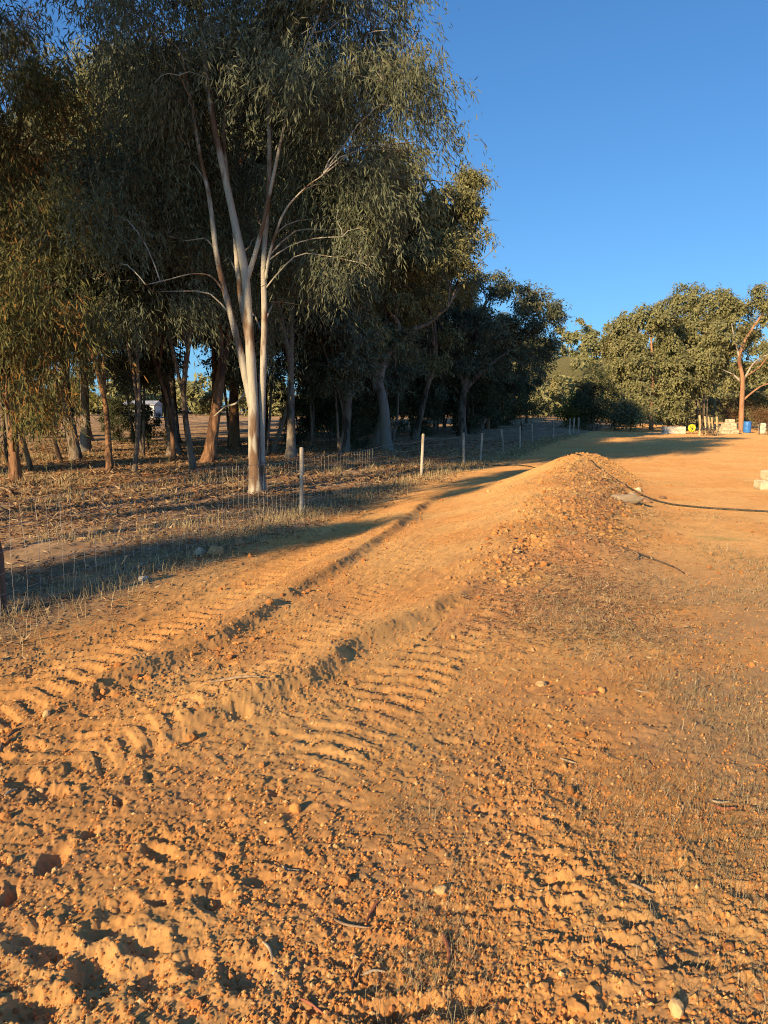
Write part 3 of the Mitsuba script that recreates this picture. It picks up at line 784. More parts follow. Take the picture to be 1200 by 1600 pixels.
# dark young trees behind the fence, right of the leaning gum
for k, (px, py, w, H, text) in enumerate([(655, 684, 1.0, 4.6, 'leftmost dark bushy young tree behind the third fence post'), (692, 681, 1.0, 4.8, 'dark bushy young tree left of the fence corner shrub'), (745, 672, 1.4, 5.2, 'dark bushy young tree behind the fourth fence post'),
                                          (825, 694, .55, 2.1, 'small dark shrub growing against the fence line')]):
    x, y = G(px, py)
    if k == 3:
        wood_tree('fence_shrub', text, x - .3, y, H, w, .35, 300 + k, 'dark', 'bark_grey', .03, (0, 0), 3500, .16, .04, 2, 8, cat='shrub', droop=.3)
    else:
        wood_tree('bushy_tree', text, x, y, H, w, .9, 300 + k, 'dark', 'bark_grey', .07, (0, 0), 5000, .2, .05, 2, 10, cat='tree', droop=.5)
for k, (px, py, H, w, tone, text) in enumerate([(545, 684, 2.2, .8, 'dark', 'dark green shrub under the trees left of the leaning gum'), (520, 690, 1.8, .7, 'dark', 'low dark shrub left of the shrub near the leaning gum'), (675, 668, 1.6, .9, 'dark', 'low dark shrub in the shaded clearing behind the fence'),
                                               (120, 672, 4.6, 1.7, 'bright', 'sunlit yellow green bush seen through the trunks at the far left'), (62, 690, 1.6, .9, 'dark', 'low shaded shrub behind the young tree at the far left')]):
    x, y = G(px, py)
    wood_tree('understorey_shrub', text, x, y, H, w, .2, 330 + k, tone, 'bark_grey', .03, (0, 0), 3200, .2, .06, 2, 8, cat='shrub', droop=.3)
# trees of the wood left of and behind the photographer: they shade the wood in the picture
for k, (x, y, H, v) in enumerate([(-11.7, -5.3, 7.6, 0), (-8.4, 3.2, 9.5, 0), (-9.4, 5.2, 15.5, 4), (-13.2, 5.5, 16, 5), (-11.2, 11, 15, 4), (-22, 4, 11, 1), (-14.2, 0.5, 17, 5)]):
    rr = np.random.default_rng(400 + k)
    copy_tree('roadside_tree', 'gum tree of the wood left of the track outside the picture', 'tree', x, y, H, v, rr.uniform(0, 360), 'gum trees beside the track outside the picture', .8)

# ------------------------------------------------------------------ the fence
W1 = thing('wire_fence', 'low wire mesh fence on pale posts along the left side of the dirt track', 'fence')
post_at = [(-1.32, 12.2, 1.08, 'post_wood', .032), (0.94, 19.4, 1.08, 'post_wood', .035), (2.5, 24.0, 1.0, 'post_wood', .038), (3.2, 25.6, .95, 'post_wood', .035), (4.5, 28.9, 1.0, 'post_wood', .04),
           (6.0, 34, 1.0, 'post_wood', .032), (7.1, 37, 1.0, 'post_wood', .032), (9.4, 42.8, 1.05, 'post_wood', .05), (11.6, 48.4, 1.05, 'post_wood', .05), (12.3, 50.3, 1.05, 'post_wood', .05), (13.2, 52.5, 1.05, 'post_wood', .05), (-4.6, -0.4, 1.15, 'dark_wood', .06)]
for x, y, h, m, r in post_at:
    z = g0(x, y)
    tl = np.random.default_rng(int(abs(x * 100))).normal(size=2) * .045
    part(W1, 'post', tube([(x, y, z - .1), (x + tl[0] * .5, y, z + h * .5), (x + tl[0], y + tl[1], z + h * .97), (x + tl[0], y + tl[1], z + h)], [r, r, r, r * .8], 8, .1), m, smooth=40)
x, y = -3.10, 6.05
z = g0(x, y)
part(W1, 'post', tube([(x, y, z - .1), (x, y, z + .5), (x - .01, y, z + .60)], [.055, .052, .045], 10, .15), 'dark_wood', smooth=40, label='dark weathered wooden stub post at the left edge')
fl = spline(np.c_[FENCE[1:11], np.zeros(10)], 400)[:, :2]
fs = np.r_[0, np.cumsum(np.linalg.norm(np.diff(fl, axis=0), axis=1))]
fz = height(fl[:, 0], fl[:, 1], False)


def on_fence(s, h):
    s = np.asarray(s, float)
    return np.stack([np.interp(s, fs, fl[:, 0]), np.interp(s, fs, fl[:, 1]), np.interp(s, fs, fz) + h + 0.0 * s], -1)


sag = lambda s: 0.02 * np.sin(s * 1.7) + 0.015 * np.sin(s * .63 + 1)
for h in (0.06, 0.2, 0.36, 0.53, 0.72, 0.90):
    s = np.linspace(0, fs[-1], 150)
    part(W1, 'wire', tube(on_fence(s, h + sag(s) * h), .0015 if h < .9 else .0019, 4), 'wire')
srng = np.random.default_rng(77)
sv = np.arange(5.5, 18.5, .155)
for s in sv:
    q = on_fence([s, s + srng.normal() * .012, s + srng.normal() * .02], np.array([.03, .5, .90 + sag(s) * .9]))
    part(W1, 'stay', tube(q, .0016, 3), 'wire')

# ------------------------------------------------------------------ far right: trees, stored things
R = lambda px, py, d: at(px, py, d)


def far_tree(name, label, px, py, d, crown, trunk, n, tone, bk, seed, r0=.18, L=.24, W=.115, limb_bark=None, **kw):
    b = R(px, py, d)
    bz = g0(b[0], d) - .1
    st = [([np.array([b[0], d, bz])] + [R(a, c, d + e) for a, c, e in trunk[0]], r0, r0 * .3, dict(flare=r0 * .3))]
    st += [([R(a, c, d + e) for a, c, e in tr], r0 * .45, r0 * .12, dict(bk=limb_bark or bk)) for tr in trunk[1:]]
    cl = [(*R(a, c, d + e), rh, rv) for a, c, e, rh, rv in crown]
    return tree(name, label, 'tree', st, cl, n, L, W, tone, bk, seed, thick=.06, **{**dict(droop=.5, per=7, strand=.6, gap=.40, gscale=.8, face=.85, shell=5.0), **kw})


far_tree('sunlit_gum_tree', 'sunlit olive gum tree with rounded crown left of the red-trunked tree', 1018, 668, 64,
         [(1000, 498, 0, 1.3, .9), (975, 515, 0, 1.0, 1.1), (1025, 500, 0, 1.2, .9), (965, 545, 0, .9, 1.2), (1045, 515, .5, .9, .8), (985, 560, -.8, 1.3, 1.2), (1010, 545, 1.5, 1.3, .8), (965, 590, 0, .9, 1.1), (985, 610, -.8, 1.2, 1.0), (1045, 560, .5, 1.2, 1.2), (1055, 600, 0, 1.0, 1.2), (1015, 600, 1.2, 1.1, .8), (1040, 635, 0, .9, .7), (960, 625, .4, .8, .8)],
         [[(1017, 630, 0), (1020, 590, 0), (1018, 540, 0), (1015, 510, 0)], [(1018, 615, 0), (1000, 590, -.3), (985, 570, -.5)], [(1019, 620, 0), (1035, 595, 0), (1045, 570, 0)]], 38000, 'olive', 'bark_red', 601)
far_tree('tall_back_gum_tree', 'tallest olive gum crown rising behind the other sunlit trees on the right', 1072, 664, 78,
         [(1075, 465, 0, 1.6, 1.1), (1050, 480, 0, 1.3, 1.0), (1095, 478, 0, 1.2, .9), (1075, 500, 1.5, 1.6, .9), (1055, 520, 0, 1.4, 1.0), (1090, 540, 1, 1.6, 1.2), (1060, 570, 1, 1.6, 1.2)],
         [[(1073, 600, 0), (1075, 540, 0), (1075, 480, 0)], [(1074, 560, 0), (1055, 500, 0)]], 22000, 'olive', 'bark_grey', 602)
far_tree('broad_gum_tree', 'broad olive gum tree with several dark trunks behind the upright wooden poles', 1100, 664, 67,
         [(1115, 475, 0, 1.7, 1.0), (1145, 495, 0, 1.3, 1.0), (1085, 510, 0, 1.5, 1.1), (1165, 520, .5, .9, .9), (1125, 520, -1.2, 1.8, 1.0), (1070, 550, 0, 1.3, 1.2), (1100, 560, -1.2, 1.6, 1.1), (1150, 560, 0, 1.4, 1.0), (1065, 600, 0, 1.1, 1.1), (1085, 590, -1.2, 1.3, .9), (1135, 590, .4, 1.2, .8), (1160, 590, 1, 1.0, .9), (1060, 635, .5, .8, .8)],
         [[(1100, 620, 0), (1105, 570, 0), (1115, 500, 0)], [(1096, 662, .2), (1092, 610, .2), (1085, 540, 0)], [(1104, 662, -.2), (1108, 610, 0), (1130, 540, 0)], [(1091, 660, .4), (1087, 625, .4), (1075, 570, .4)]], 40000, 'olive', 'bark_grey', 603, r0=.14)
far_tree('red_trunk_gum_tree', 'gum tree with bare red trunk and white forked boughs behind the blue barrel', 1158, 668, 65,
         [(1195, 465, 0, 1.1, .9), (1225, 475, 0, 1.4, 1.2), (1205, 500, .5, .9, .7), (1240, 530, 0, 1.4, 1.2), (1215, 560, 1, 1.2, .9), (1265, 560, 0, 1.4, 1.2), (1240, 600, 0.5, 1.2, 1)],
         [[(1159, 630, 0), (1160, 590, 0), (1155, 560, 0), (1165, 530, 0), (1185, 500, 0), (1200, 480, 0)], [(1156, 595, 0), (1145, 585, 0), (1130, 578, 0)], [(1160, 598, 0), (1180, 565, 0), (1215, 548, 0)], [(1156, 562, 0), (1148, 530, 0), (1143, 505, 0)]], 20000, 'olive', 'bark_red', 604, r0=.24, limb_bark='bark_white')
far_tree('dark_acacia_tree', 'dark shaded rounded tree standing alone at the end of the track', 927, 669, 58,
         [(928, 590, 0, .9, .7), (915, 610, 0, .9, .7), (942, 612, 0, .9, .7), (912, 635, 0, .75, .6), (940, 640, 0, .8, .6), (928, 620, -.8, 1.0, .8), (926, 655, 0, .6, .45)],
         [[(926, 650, 0), (928, 620, 0), (928, 595, 0)], [(926, 655, 0), (937, 630, 0)]], 8000, 'dark', 'bark_grey', 605, r0=.1, L=.22, W=.07, gap=.35)
for k, (px, py, d, H, w, tone, text) in enumerate([
        (960, 667, 60, 2.4, 1.1, 'grey', 'grey green shrub just right of the dark rounded tree'), (985, 668, 60, 2.6, 1.2, 'olive', 'olive green shrub left of the sunlit gum trunk'), (1045, 664, 66, 3.0, 1.6, 'olive', 'olive shrub behind the long pale trough'), (1130, 660, 72, 3.0, 1.8, 'brown', 'brownish dry shrub behind the block stack'),
        (1175, 658, 74, 4.0, 1.9, 'olive', 'pale olive shrub right of the red trunk'), (1200, 658, 72, 5.0, 2.0, 'olive', 'tall olive shrub at the right edge of the picture'), (890, 666, 62, 1.8, 1.0, 'bright', 'bright yellow green shrub at the far end of the fence'), (905, 664, 66, 2.6, .9, 'bright', 'sunlit young shrub behind the bright shrub at the end of the fence'),
        (1075, 662, 72, 2.4, 1.8, 'brown', 'dry twiggy shrub behind the yellow wheel'), (1190, 668, 64, 1.7, 1.0, 'brown', 'pile of dry brown brush beside the blue barrel')]):
    p = R(px, py, d)
    wood_tree('shrub', text, p[0], d, H, w, .1, 620 + k, tone, 'bark_grey', .04, (0, 0), 3600, .26, .09 if tone != 'brown' else .03, 2, 9, cat='shrub', droop=.2, z=g0(p[0], d) - .05, per=7)
mids = [(27, 86, 8), (30, 92, 9), (34, 84, 9.5), (46, 84, 10), (52, 80, 10), (18, 95, 10), (30, 100, 11)]
for k, (x, y, H) in enumerate(sorted(mids, key=lambda m: m[0] / m[1])):
    wood_tree('background_tree', (ORD[k] if k < 7 else ORD[-1]) + ' of the olive gum trees standing in the row behind the yard', x, y, H, 2.8, 1.6, 650 + k, 'olive', 'bark_grey', .16, (0, 0), 9000, .34, .15, 2, 12, group='olive gum trees behind the yard', droop=.5, per=7, face=.8, shell=4.0)

# stored things at the yard's edge
p = R(1052, 680, 57)
z = g0(p[0], 57)
t = thing('pale_trough', 'long pale rectangular trough lying on the dirt left of the yellow wheel', 'trough')
Lx, Ly, Hh, wl = 1.56, .62, .52, .06
walls = [rbox(Lx, wl, Hh, .012, (p[0], 57 - Ly / 2, z + Hh / 2)), rbox(Lx, wl, Hh, .012, (p[0], 57 + Ly / 2, z + Hh / 2)), rbox(wl, Ly - wl - .006, Hh - .004, .012, (p[0] - Lx / 2 + wl / 2 + .003, 57, z + Hh / 2)), rbox(wl, Ly - wl - .006, Hh - .004, .012, (p[0] + Lx / 2 - wl / 2 - .003, 57, z + Hh / 2))]
part(t, 'front_wall', walls[0], 'pale_paint')
part(t, 'back_wall', walls[1], 'pale_paint')
part(t, 'end_wall', walls[2], 'pale_paint')
part(t, 'end_wall', walls[3], 'pale_paint')
part(t, 'bottom', rbox(Lx - 2 * wl - .01, Ly - wl - .01, .05, .008, (p[0], 57, z + .06)), 'pale_paint')
for k, (px, w) in enumerate([(1020, .9), (1035, .7)]):
    q = R(px, 684, 55)
    single('flat_slab', rbox(w, .5, .09, .02, (q[0], 55 + k * .3, g0(q[0], 55) + .04 + .0 * k), .2 - .3 * k), 'limestone', ['flat pale slab on the ground left of the trough', 'shorter flat pale slab beside the trough'][k], 'slab')

# yellow wheel
p = R(1081, 671, 57)
t = thing('yellow_wheel', 'bright yellow round hose reel wheel standing between the pale trough and the wooden poles', 'wheel')
rc, zc = .29, g0(p[0], 57) + .42


def ring(c, R0, r, n=28, m=8, sq=1.0):
    a, b = np.meshgrid(np.arange(n) * 2 * np.pi / n, np.arange(m) * 2 * np.pi / m, indexing='ij')
    v = np.stack([(R0 + r * np.cos(b)) * np.cos(a), sq * r * np.sin(b), (R0 + r * np.cos(b)) * np.sin(a)], -1).reshape(-1, 3) + c
    i, j = np.meshgrid(np.arange(n), np.arange(m), indexing='ij')
    k = lambda i, j: (i % n) * m + j % m
    q = np.stack([k(i, j), k(i, j + 1), k(i + 1, j + 1), k(i + 1, j)], -1).reshape(-1, 4)
    return v, np.vstack([q[:, [0, 1, 2]], q[:, [0, 2, 3]]])


c = np.array([p[0], 57, zc])
part(t, 'rim', ring(c, rc - .06, .065, sq=1.2), 'yellow_paint', smooth=40)
part(t, 'disc', tube([c + [0, -.02, 0], c + [0, .02, 0]], .2, 24), 'yellow_paint')
part(t, 'hub', tube([c + [0, -.09, 0], c + [0, .09, 0]], .06, 14), 'dark_metal')
for k in range(5):
    a = 2 * np.pi * k / 5 + .3
    part(t, 'slot', tube([c + [math.cos(a) * .13, -.026, math.sin(a) * .13], c + [math.cos(a) * .13, .026, math.sin(a) * .13]], .032, 10), 'dark_metal')
part(t, 'stand', join([tube([c + [sx * .16, sy, -.42], c + [0, sy, 0]], .018, 6) for sx in (-1, 1) for sy in (-.11, .11)]), 'dark_metal')

# upright poles
for k, (px, top, w, m) in enumerate([(1093, 649, .075, 'pole_wood'), (1101, 650, .06, 'pole_wood'), (1107, 651, .055, 'pole_wood'), (1112, 652, .06, 'pole_wood'), (1120, 651, .075, 'pole_wood'), (1098, 655, .04, 'dark_wood'), (1115, 657, .04, 'dark_wood')]):
    yy = 53 + .35 * (k % 3) + .1 * k
    a, b = R(px, 683, yy), R(px, top, yy)
    z = g0(a[0], yy)
    dx = [0, .04, .06, .05, -.02, .1, -.08][k]
    single('wooden_pole', tube([(a[0] + dx, yy, z - .05), (a[0] + dx * .5, yy, (z + b[2]) / 2), (b[0], yy, b[2] - .02), (b[0], yy, b[2])], [w * 1.05, w, w, w * .85], 9, .08, k), m,
           ['thick leftmost upright wooden pole of the row beside the yellow wheel', 'second pale wooden pole from the left in the row', 'third pale wooden pole in the middle of the row', 'fourth pale wooden pole from the left in the row', 'thick rightmost pale wooden pole of the row beside the block stack',
            'thin dark pole between the first two pale poles', 'thin dark pole between the last two pale poles'][k], 'pole', smooth=40)
t = thing('netting_heap', 'tangled heap of dark wire and netting around the feet of the wooden poles', 'netting')
nr_ = np.random.default_rng(9)
q0 = R(1094, 684, 53)[0], R(1122, 680, 53)[0]
coils = []
for k in range(26):
    cx_, cy_ = nr_.uniform(*q0), 53 + nr_.uniform(-.4, .6)
    z = g0(cx_, cy_)
    s = nr_.uniform(.12, .3)
    ph = nr_.uniform(0, 6)
    a = np.linspace(0, nr_.uniform(4, 9), 18)
    coils.append(tube(np.stack([cx_ + s * np.cos(a + ph), cy_ + s * .6 * np.sin(a), z + .08 + nr_.uniform(0, .45) + .25 * s * np.sin(a * .7 + ph) + s * .8 * np.sin(a + 1)], -1).clip([-99, -99, z + .01], None), .012, 5))
part(t, 'wire_coil', join(coils), 'dark_metal')

# stack of limestone blocks
t = thing('block_stack', 'stack of pale cream blocks between the wooden poles and the blue barrel', 'block stack')
px0, d = 1122, 57.5
x0 = R(1126, 680, d)[0]
z = g0(x0 + .6, d)
kk = 0
brng = np.random.default_rng(3)
for row, (n, off) in enumerate([(6, 0), (5, .05), (4, .22), (2, .5)]):
    for depth in range(2):
        for k in range(n):
            part(t, 'block', rbox(.20 + .02 * brng.random(), .36, .27, .02, (x0 + off + .1 + k * .215, d + depth * .38, z + .135 + row * .275), brng.normal() * .03), 'limestone')

# blue barrel
p = R(1167, 675, 61)
z = g0(p[0], 61)
t = thing('blue_barrel', 'blue plastic barrel standing in front of the red tree trunk', 'barrel')
prof = [(0, 0), (.24, 0), (.27, .03), (.285, .1), (.29, .27), (.305, .30), (.29, .33), (.292, .57), (.305, .60), (.29, .63), (.285, .80), (.27, .86), (.25, .88)]
part(t, 'body', tube([(p[0], 61, z + h) for r, h in prof], [max(r, .001) for r, h in prof], 28), 'barrel_blue', smooth=50)
part(t, 'lid', tube([(p[0], 61, z + .865), (p[0], 61, z + .895)], [.255, .245], 28), 'barrel_blue')

# pale drum of old fencing on the right edge
p = R(1190, 682, 55)
t = thing('caged_bale', 'pale yellowish bale held between two thin stakes at the right edge of the picture', 'bale')
z = g0(p[0], 55)
part(t, 'bale', rbox(.42, .42, .8, .09, (p[0] + .02, 55, z + .42)), 'pale_paint', smooth=30)
for k in (-1, 1):
    part(t, 'stake', tube([(p[0] + k * .30, 54.8, z - .05), (p[0] + k * .31, 54.8, z + 1.05)], .022, 7), 'dark_wood')
p = R(1155, 668, 62)
for k, (dx, s) in enumerate([(-.25, .28), (.0, .2), (.2, .24)]):
    x_ = R(1150, 668, 62.5)[0] + dx
    m = rock((x_, 62.5, g0(x_, 62.5) + s * .35), s, 40 + k)
    k_ = thing('red_rock', ['reddish rock at the left foot of the red trunk', 'smaller reddish rock beneath the red trunk', 'reddish rock next to the blue barrel'][k], 'rock')
    scene[k_] = mikit.ply(m, 'stone', smooth=True, color=np.tile([[.36, .2, .12]], (len(m[0]), 1)))

# limestone blocks at the right edge
p = R(1186, 765, 16.4)
z = g0(8.2, 16.4)
lay = [(8.12, 16.4, 0, .44), (8.60, 16.45, 0, .46), (9.10, 16.4, 0, .46), (8.30, 16.5, 1, .42), (8.78, 16.45, 1, .46), (8.50, 16.5, 2, .44), (9.0, 16.5, 2, .46)]
for k, (x, y, lv, w) in enumerate(lay):
    single('limestone_block', rbox(w, .30, .195, .014, (x + w / 2 - .14, y, z + .095 + lv * .2), [.05, -.04, .02, .06, -.03, .03, 0][k]), 'limestone',
           ['lowest leftmost cream block of the stepped pile at the right edge', 'second cream block in the bottom course of the stepped pile', 'third cream block in the bottom course of the stepped pile', 'left cream block in the middle course of the stepped pile', 'right cream block in the middle course of the stepped pile',
            'left cream block on top of the stepped pile at the right edge', 'right cream block on top of the stepped pile at the right edge'][k], 'block')

# shed far behind the trunks
t = thing('pale_shed', 'pale metal shed far behind the tree trunks on the left', 'shed')
sx, sy = R(224, 652, 88)[0], 88
z = g0(sx, sy) - .1
part(t, 'wall', rbox(3.4, 3, 1.6, .01, (sx, sy, z + .8)), 'shed_wall')
part(t, 'roof', (np.array([(-1.85, -1.7, 1.6), (1.85, -1.7, 1.6), (1.85, 0, 2.05), (-1.85, 0, 2.05), (1.85, 1.7, 1.6), (-1.85, 1.7, 1.6), (-1.85, -1.7, 1.54), (1.85, -1.7, 1.54), (1.85, 1.7, 1.54), (-1.85, 1.7, 1.54)]) + [sx, sy, z],
         np.array([(0, 1, 2), (0, 2, 3), (3, 2, 4), (3, 4, 5), (6, 7, 1), (6, 1, 0), (9, 5, 4), (9, 4, 8), (6, 0, 3), (6, 3, 5), (6, 5, 9), (7, 2, 1), (7, 8, 4), (7, 4, 2), (6, 8, 7), (6, 9, 8)])), 'shed_roof')
part(t, 'door', rbox(.8, .05, 1.4, .01, (sx + .8, sy - 1.52, z + .72)), 'shed_roof')

# ------------------------------------------------------------------ far hill and woods
hx, hy = np.meshgrid(np.linspace(8, 330, 80), np.linspace(108, 420, 60), indexing='ij')


def hill_z(x, y):
    return 16 * sstep(110, 190, y) * sstep(8, 42, x) * (0.75 + .5 * n2(x, y, .012, 71)) - 1.0


hv = np.stack([hx, hy, hill_z(hx, hy)], -1).reshape(-1, 3)
ii, jj = np.meshgrid(np.arange(79), np.arange(59), indexing='ij')
q = np.stack([ii * 60 + jj, (ii + 1) * 60 + jj, (ii + 1) * 60 + jj + 1, ii * 60 + jj + 1], -1).reshape(-1, 4)
scene['hill'] = mikit.ply((hv, q), 'soil', smooth=True, color=np.tile([[.12, .11, .05]], (len(hv), 1)))
labels['hill'] = {'kind': 'structure', 'label': 'low wooded hill beyond the trees at the end of the track'}
hr = np.random.default_rng(81)
cl = []
for k in range(620):
    x, y = hr.uniform(12, 190) if k < 480 else hr.uniform(20, 70), 114 + 120 * hr.random() ** 1.2
    h = hr.uniform(5, 9)
    z = hill_z(np.array([x]), np.array([y]))[0]
    for q_ in range(3):
        cl.append((x + hr.normal() * 1.4, y + hr.normal() * 1.4, z + h * hr.uniform(.5, .9), hr.uniform(1.4, 2.4), hr.uniform(1.2, 1.8)))
cm, col = crown_mesh(cl, 72000, .85, .42, 'olive', hr, droop=.4, per=6, strand=1.0, gap=.40, gscale=.35)
stuff('hill_woodland', cm, 'leaf', 'olive forest covering the low hill beyond the track', 'woodland', col)
cl = []
for k in range(480):
    x = hr.uniform(-120, 40)
    y = hr.uniform(92, 140)
    h = hr.uniform(3.0, 7.5)
    for q_ in range(3):
        cl.append((x + hr.normal() * 1.6, y + hr.normal(), .6 + h * hr.uniform(.25, .9), hr.uniform(1.4, 2.4), hr.uniform(1.0, 1.7)))
cm, col = crown_mesh(cl, 90000, .9, .42, 'olive', hr, droop=.4, per=6, strand=.9, gap=.40, gscale=.4)
stuff('far_woodland', cm, 'leaf', 'far line of woodland behind the trunks on the left', 'woodland', col)

# ------------------------------------------------------------------ hose across the bank
hp = []
for px, py in [(600, 719), (690, 724), (760, 727), (830, 729)]:
    x, y = G(px, py)
    hp.append((x, y))
hp += [(3.9, 17.3), (4.15, 16.75), (4.3, 15.9), (4.55, 14.8), (4.85, 13.9), (5.25, 13.2), (5.75, 12.75), (6.3, 12.5), (6.9, 12.3), (8.2, 12.1)]
hp = spline([(x, y, 0) for x, y in hp], 160)
hz = np.maximum(height(hp[:, 0], hp[:, 1]), height(hp[:, 0] + .03, hp[:, 1] + .03))
hz = np.convolve(np.pad(hz, 3, mode='edge'), np.ones(7) / 7, 'valid')
hz = np.maximum(hz, height(hp[:, 0], hp[:, 1]) - .012)
hp[:, 2] = hz + .016
single('black_hose', tube(hp, .017, 8), 'pipe_black', 'long black irrigation pipe lying over the dirt bank and across the track', 'pipe', smooth=50)

# ------------------------------------------------------------------ stones, sticks, leaves one can point to
def stone_at(px, py, size, seed, label, col=(.46, .36, .24), flat=.6, yaw=0., lift=.3, name='stone', dz=0.0, xy=None):
    x, y = xy if xy else G(px, py)
    m = rock((x, y, g0(x, y) + size[2] * flat * lift), size, seed, flat, 2, yaw)
    k = thing(name, label, 'stone')
    n = meshkit.fbm(m[0] * 25, 3)[:, None]
    scene[k] = mikit.ply(m, 'stone', smooth=True, color=np.asarray(col) * (.65 + .7 * n))
    return k


stone_at(0, 0, (.10, .085, .09), 1, 'rounded pale stone on the right slope of the dirt bank', (.44, .33, .20), .9, xy=(4.35, 13.4))
stone_at(0, 0, (.34, .15, .26), 2, 'long flat pale slab of rock at the right foot of the dirt bank', (.33, .26, .18), .42, .15, xy=(3.95, 12.5))
stone_at(0, 0, (.085, .07, .07), 3, 'pale stone beside the black pipe on the far side of the bank', (.58, .47, .30), .8, xy=(4.95, 14.9))
stone_at(0, 0, (.08, .07, .06), 4, 'dark hollow-sided stone right of the black pipe', (.22, .13, .08), .7, xy=(5.25, 14.4))
stone_at(0, 0, (.11, .09, .08), 5, 'brownish stone just right of the rounded pale stone', (.34, .20, .12), .8, xy=(4.62, 13.5))
stone_at(335, 872, (.11, .09, .10), 6, 'largest sunlit orange rock beside the fence', (.46, .27, .13), .9)
stone_at(312, 872, (.075, .06, .07), 7, 'pale rock left of the largest rock beside the fence', (.46, .36, .26), .9)
stone_at(378, 858, (.09, .08, .08), 8, 'darker orange rock right of the largest rock beside the fence', (.36, .2, .11), .9)
stone_at(225, 912, (.065, .04, .05), 9, 'small pale grey stone in the grass under the fence', (.52, .48, .42), .7)
stone_at(690, 1402, (.028, .022, .024), 10, 'single pale orange stone in the middle of the foreground dirt', (.55, .38, .18), .9)
SG = 'loose orange stones on the near dirt at the lower right'
for k, (px, py, s) in enumerate(sorted([(930, 1545, .032), (925, 1570, .036), (940, 1530, .02), (905, 1595, .03), (1095, 1485, .02), (1135, 1420, .022), (1168, 1540, .02), (1060, 1425, .018), (895, 1590, .03), (1010, 1528, .018), (1130, 1530, .018), (1064, 1540, .02), (655, 1240, .018), (1145, 1235, .016), (1062, 1260, .018), (955, 1500, .018), (840, 1545, .018), (850, 1560, .02)])):
    kk_ = stone_at(px, py, (s * .8, s * .62, s * .7), 50 + k, ORD[k] + ' of the loose small orange stones at lower right', (.50, .25, .09), .8, k * .7)
    labels[kk_]['group'] = SG


def lie(pts, lift=0.006):
    q = np.asarray(pts, float)
    return np.c_[q, height(q[:, 0], q[:, 1]) + lift]


def stick_at(name, ends, r, mat, label, cat, bow=.0, lift=None):
    a, b = (np.array(G(*e)) for e in ends)
    t = np.linspace(0, 1, 9)[:, None]
    nrm = np.array([-(b - a)[1], (b - a)[0]])
    p = a * (1 - t) + b * t + nrm * bow * (4 * t * (1 - t))
    q = lie(p, r * .8 if lift is None else lift)
    q[:, 2] = np.convolve(np.pad(q[:, 2], 2, mode='edge'), np.ones(5) / 5, 'valid') + r * .6
    rr = .75 * r * np.array([.4, .8, 1, 1, .95, .9, .8, .65, .35])
    return single(name, tube(q, rr, 7, .2), mat, label, cat, smooth=50)


simple('twig_wood', (0.34, 0.24, 0.15), (0.20, 0.13, 0.08), 40.0, stretch=.3)
simple('twig_pale', (0.46, 0.36, 0.24), (0.32, 0.24, 0.15), 40.0, stretch=.3)
simple('twig_red', (0.36, 0.13, 0.07), (0.24, 0.09, 0.05), 40.0, stretch=.3)
stick_at('twig', [(0, 1178), (42, 1140)], .008, 'dark_wood', 'dark curved twig at the left edge of the track', 'twig', .12)
stick_at('twig', [(440, 1355), (475, 1365)], .006, 'twig_pale', 'pale curled twig in the middle of the near dirt', 'twig', -.18)
stick_at('twig', [(520, 1445), (575, 1460)], .006, 'twig_wood', 'thin grey twig lying left of the reddish stick', 'twig', -.08)
stick_at('twig', [(572, 1452), (592, 1420)], .007, 'twig_red', 'short reddish stick pointing away in the near dirt', 'twig', .05)
stick_at('twig', [(566, 1538), (602, 1530)], .006, 'twig_pale', 'pale dry leaf stalk near the bottom of the picture', 'twig', .1)
stick_at('twig', [(550, 1560), (565, 1522)], .007, 'dark_wood', 'dark stick near the bottom beside the pale leaf stalk', 'twig', .05)
stick_at('twig', [(470, 1575), (505, 1600)], .007, 'twig_red', 'reddish curled bark strip at the bottom edge', 'twig', .1)
stick_at('twig', [(690, 1475), (700, 1515)], .009, 'twig_red', 'dark reddish twig left of the lower middle', 'twig', .1)
stick_at('twig', [(410, 1485), (425, 1512)], .006, 'twig_pale', 'short pale straw right of the deep hoof holes', 'twig', .1)
stick_at('twig', [(905, 1082), (935, 1082)], .010, 'twig_red', 'rusty red curled leaf at the edge of the dry grass', 'leaf', -.25)
stick_at('twig', [(990, 1077), (1015, 1083)], .008, 'twig_pale', 'pale curled leaf right of the rusty red leaf', 'leaf', -.2)
stick_at('twig', [(875, 1190), (900, 1196)], .007, 'twig_pale', 'pale curled leaf beside the dry grass on the right', 'leaf', -.15)
stick_at('twig', [(1115, 1268), (1148, 1278)], .011, 'twig_red', 'red leaf among dry grass at the right', 'leaf', -.15)
stick_at('twig', [(1110, 1255), (1140, 1262)], .007, 'twig_pale', 'pale curled leaf above the red leaf at the right', 'leaf', -.15)
stick_at('twig', [(980, 1400), (1020, 1414)], .008, 'twig_wood', 'brown stick in the dry grass at lower right', 'twig', -.1)
stick_at('twig', [(8, 1250), (28, 1238)], .010, 'twig_pale', 'pale chip of wood at the left edge of the near dirt', 'twig', .1)
stick_at('branch', [(330, 1083), (408, 1092)], .014, 'twig_wood', 'short brown stick lying across the track', 'twig', .03)
stick_at('branch', [(970, 862), (1025, 880)], .016, 'dark_wood', 'dark broken branch on the small heap right of the bank', 'branch', -.1)
stick_at('branch', [(985, 872), (990, 890)], .013, 'twig_wood', 'short brown branch stub on the small heap right of the bank', 'branch', .1)
stick_at('branch', [(1010, 878), (1070, 900)], .012, 'dark_wood', 'thin dark branch at the right foot of the small heap', 'branch', .12)
stick_at('fallen_branch', [(0, 770), (10, 780)], .03, 'twig_wood', 'grey fallen branch on the leaf litter at the left edge', 'branch', .1)

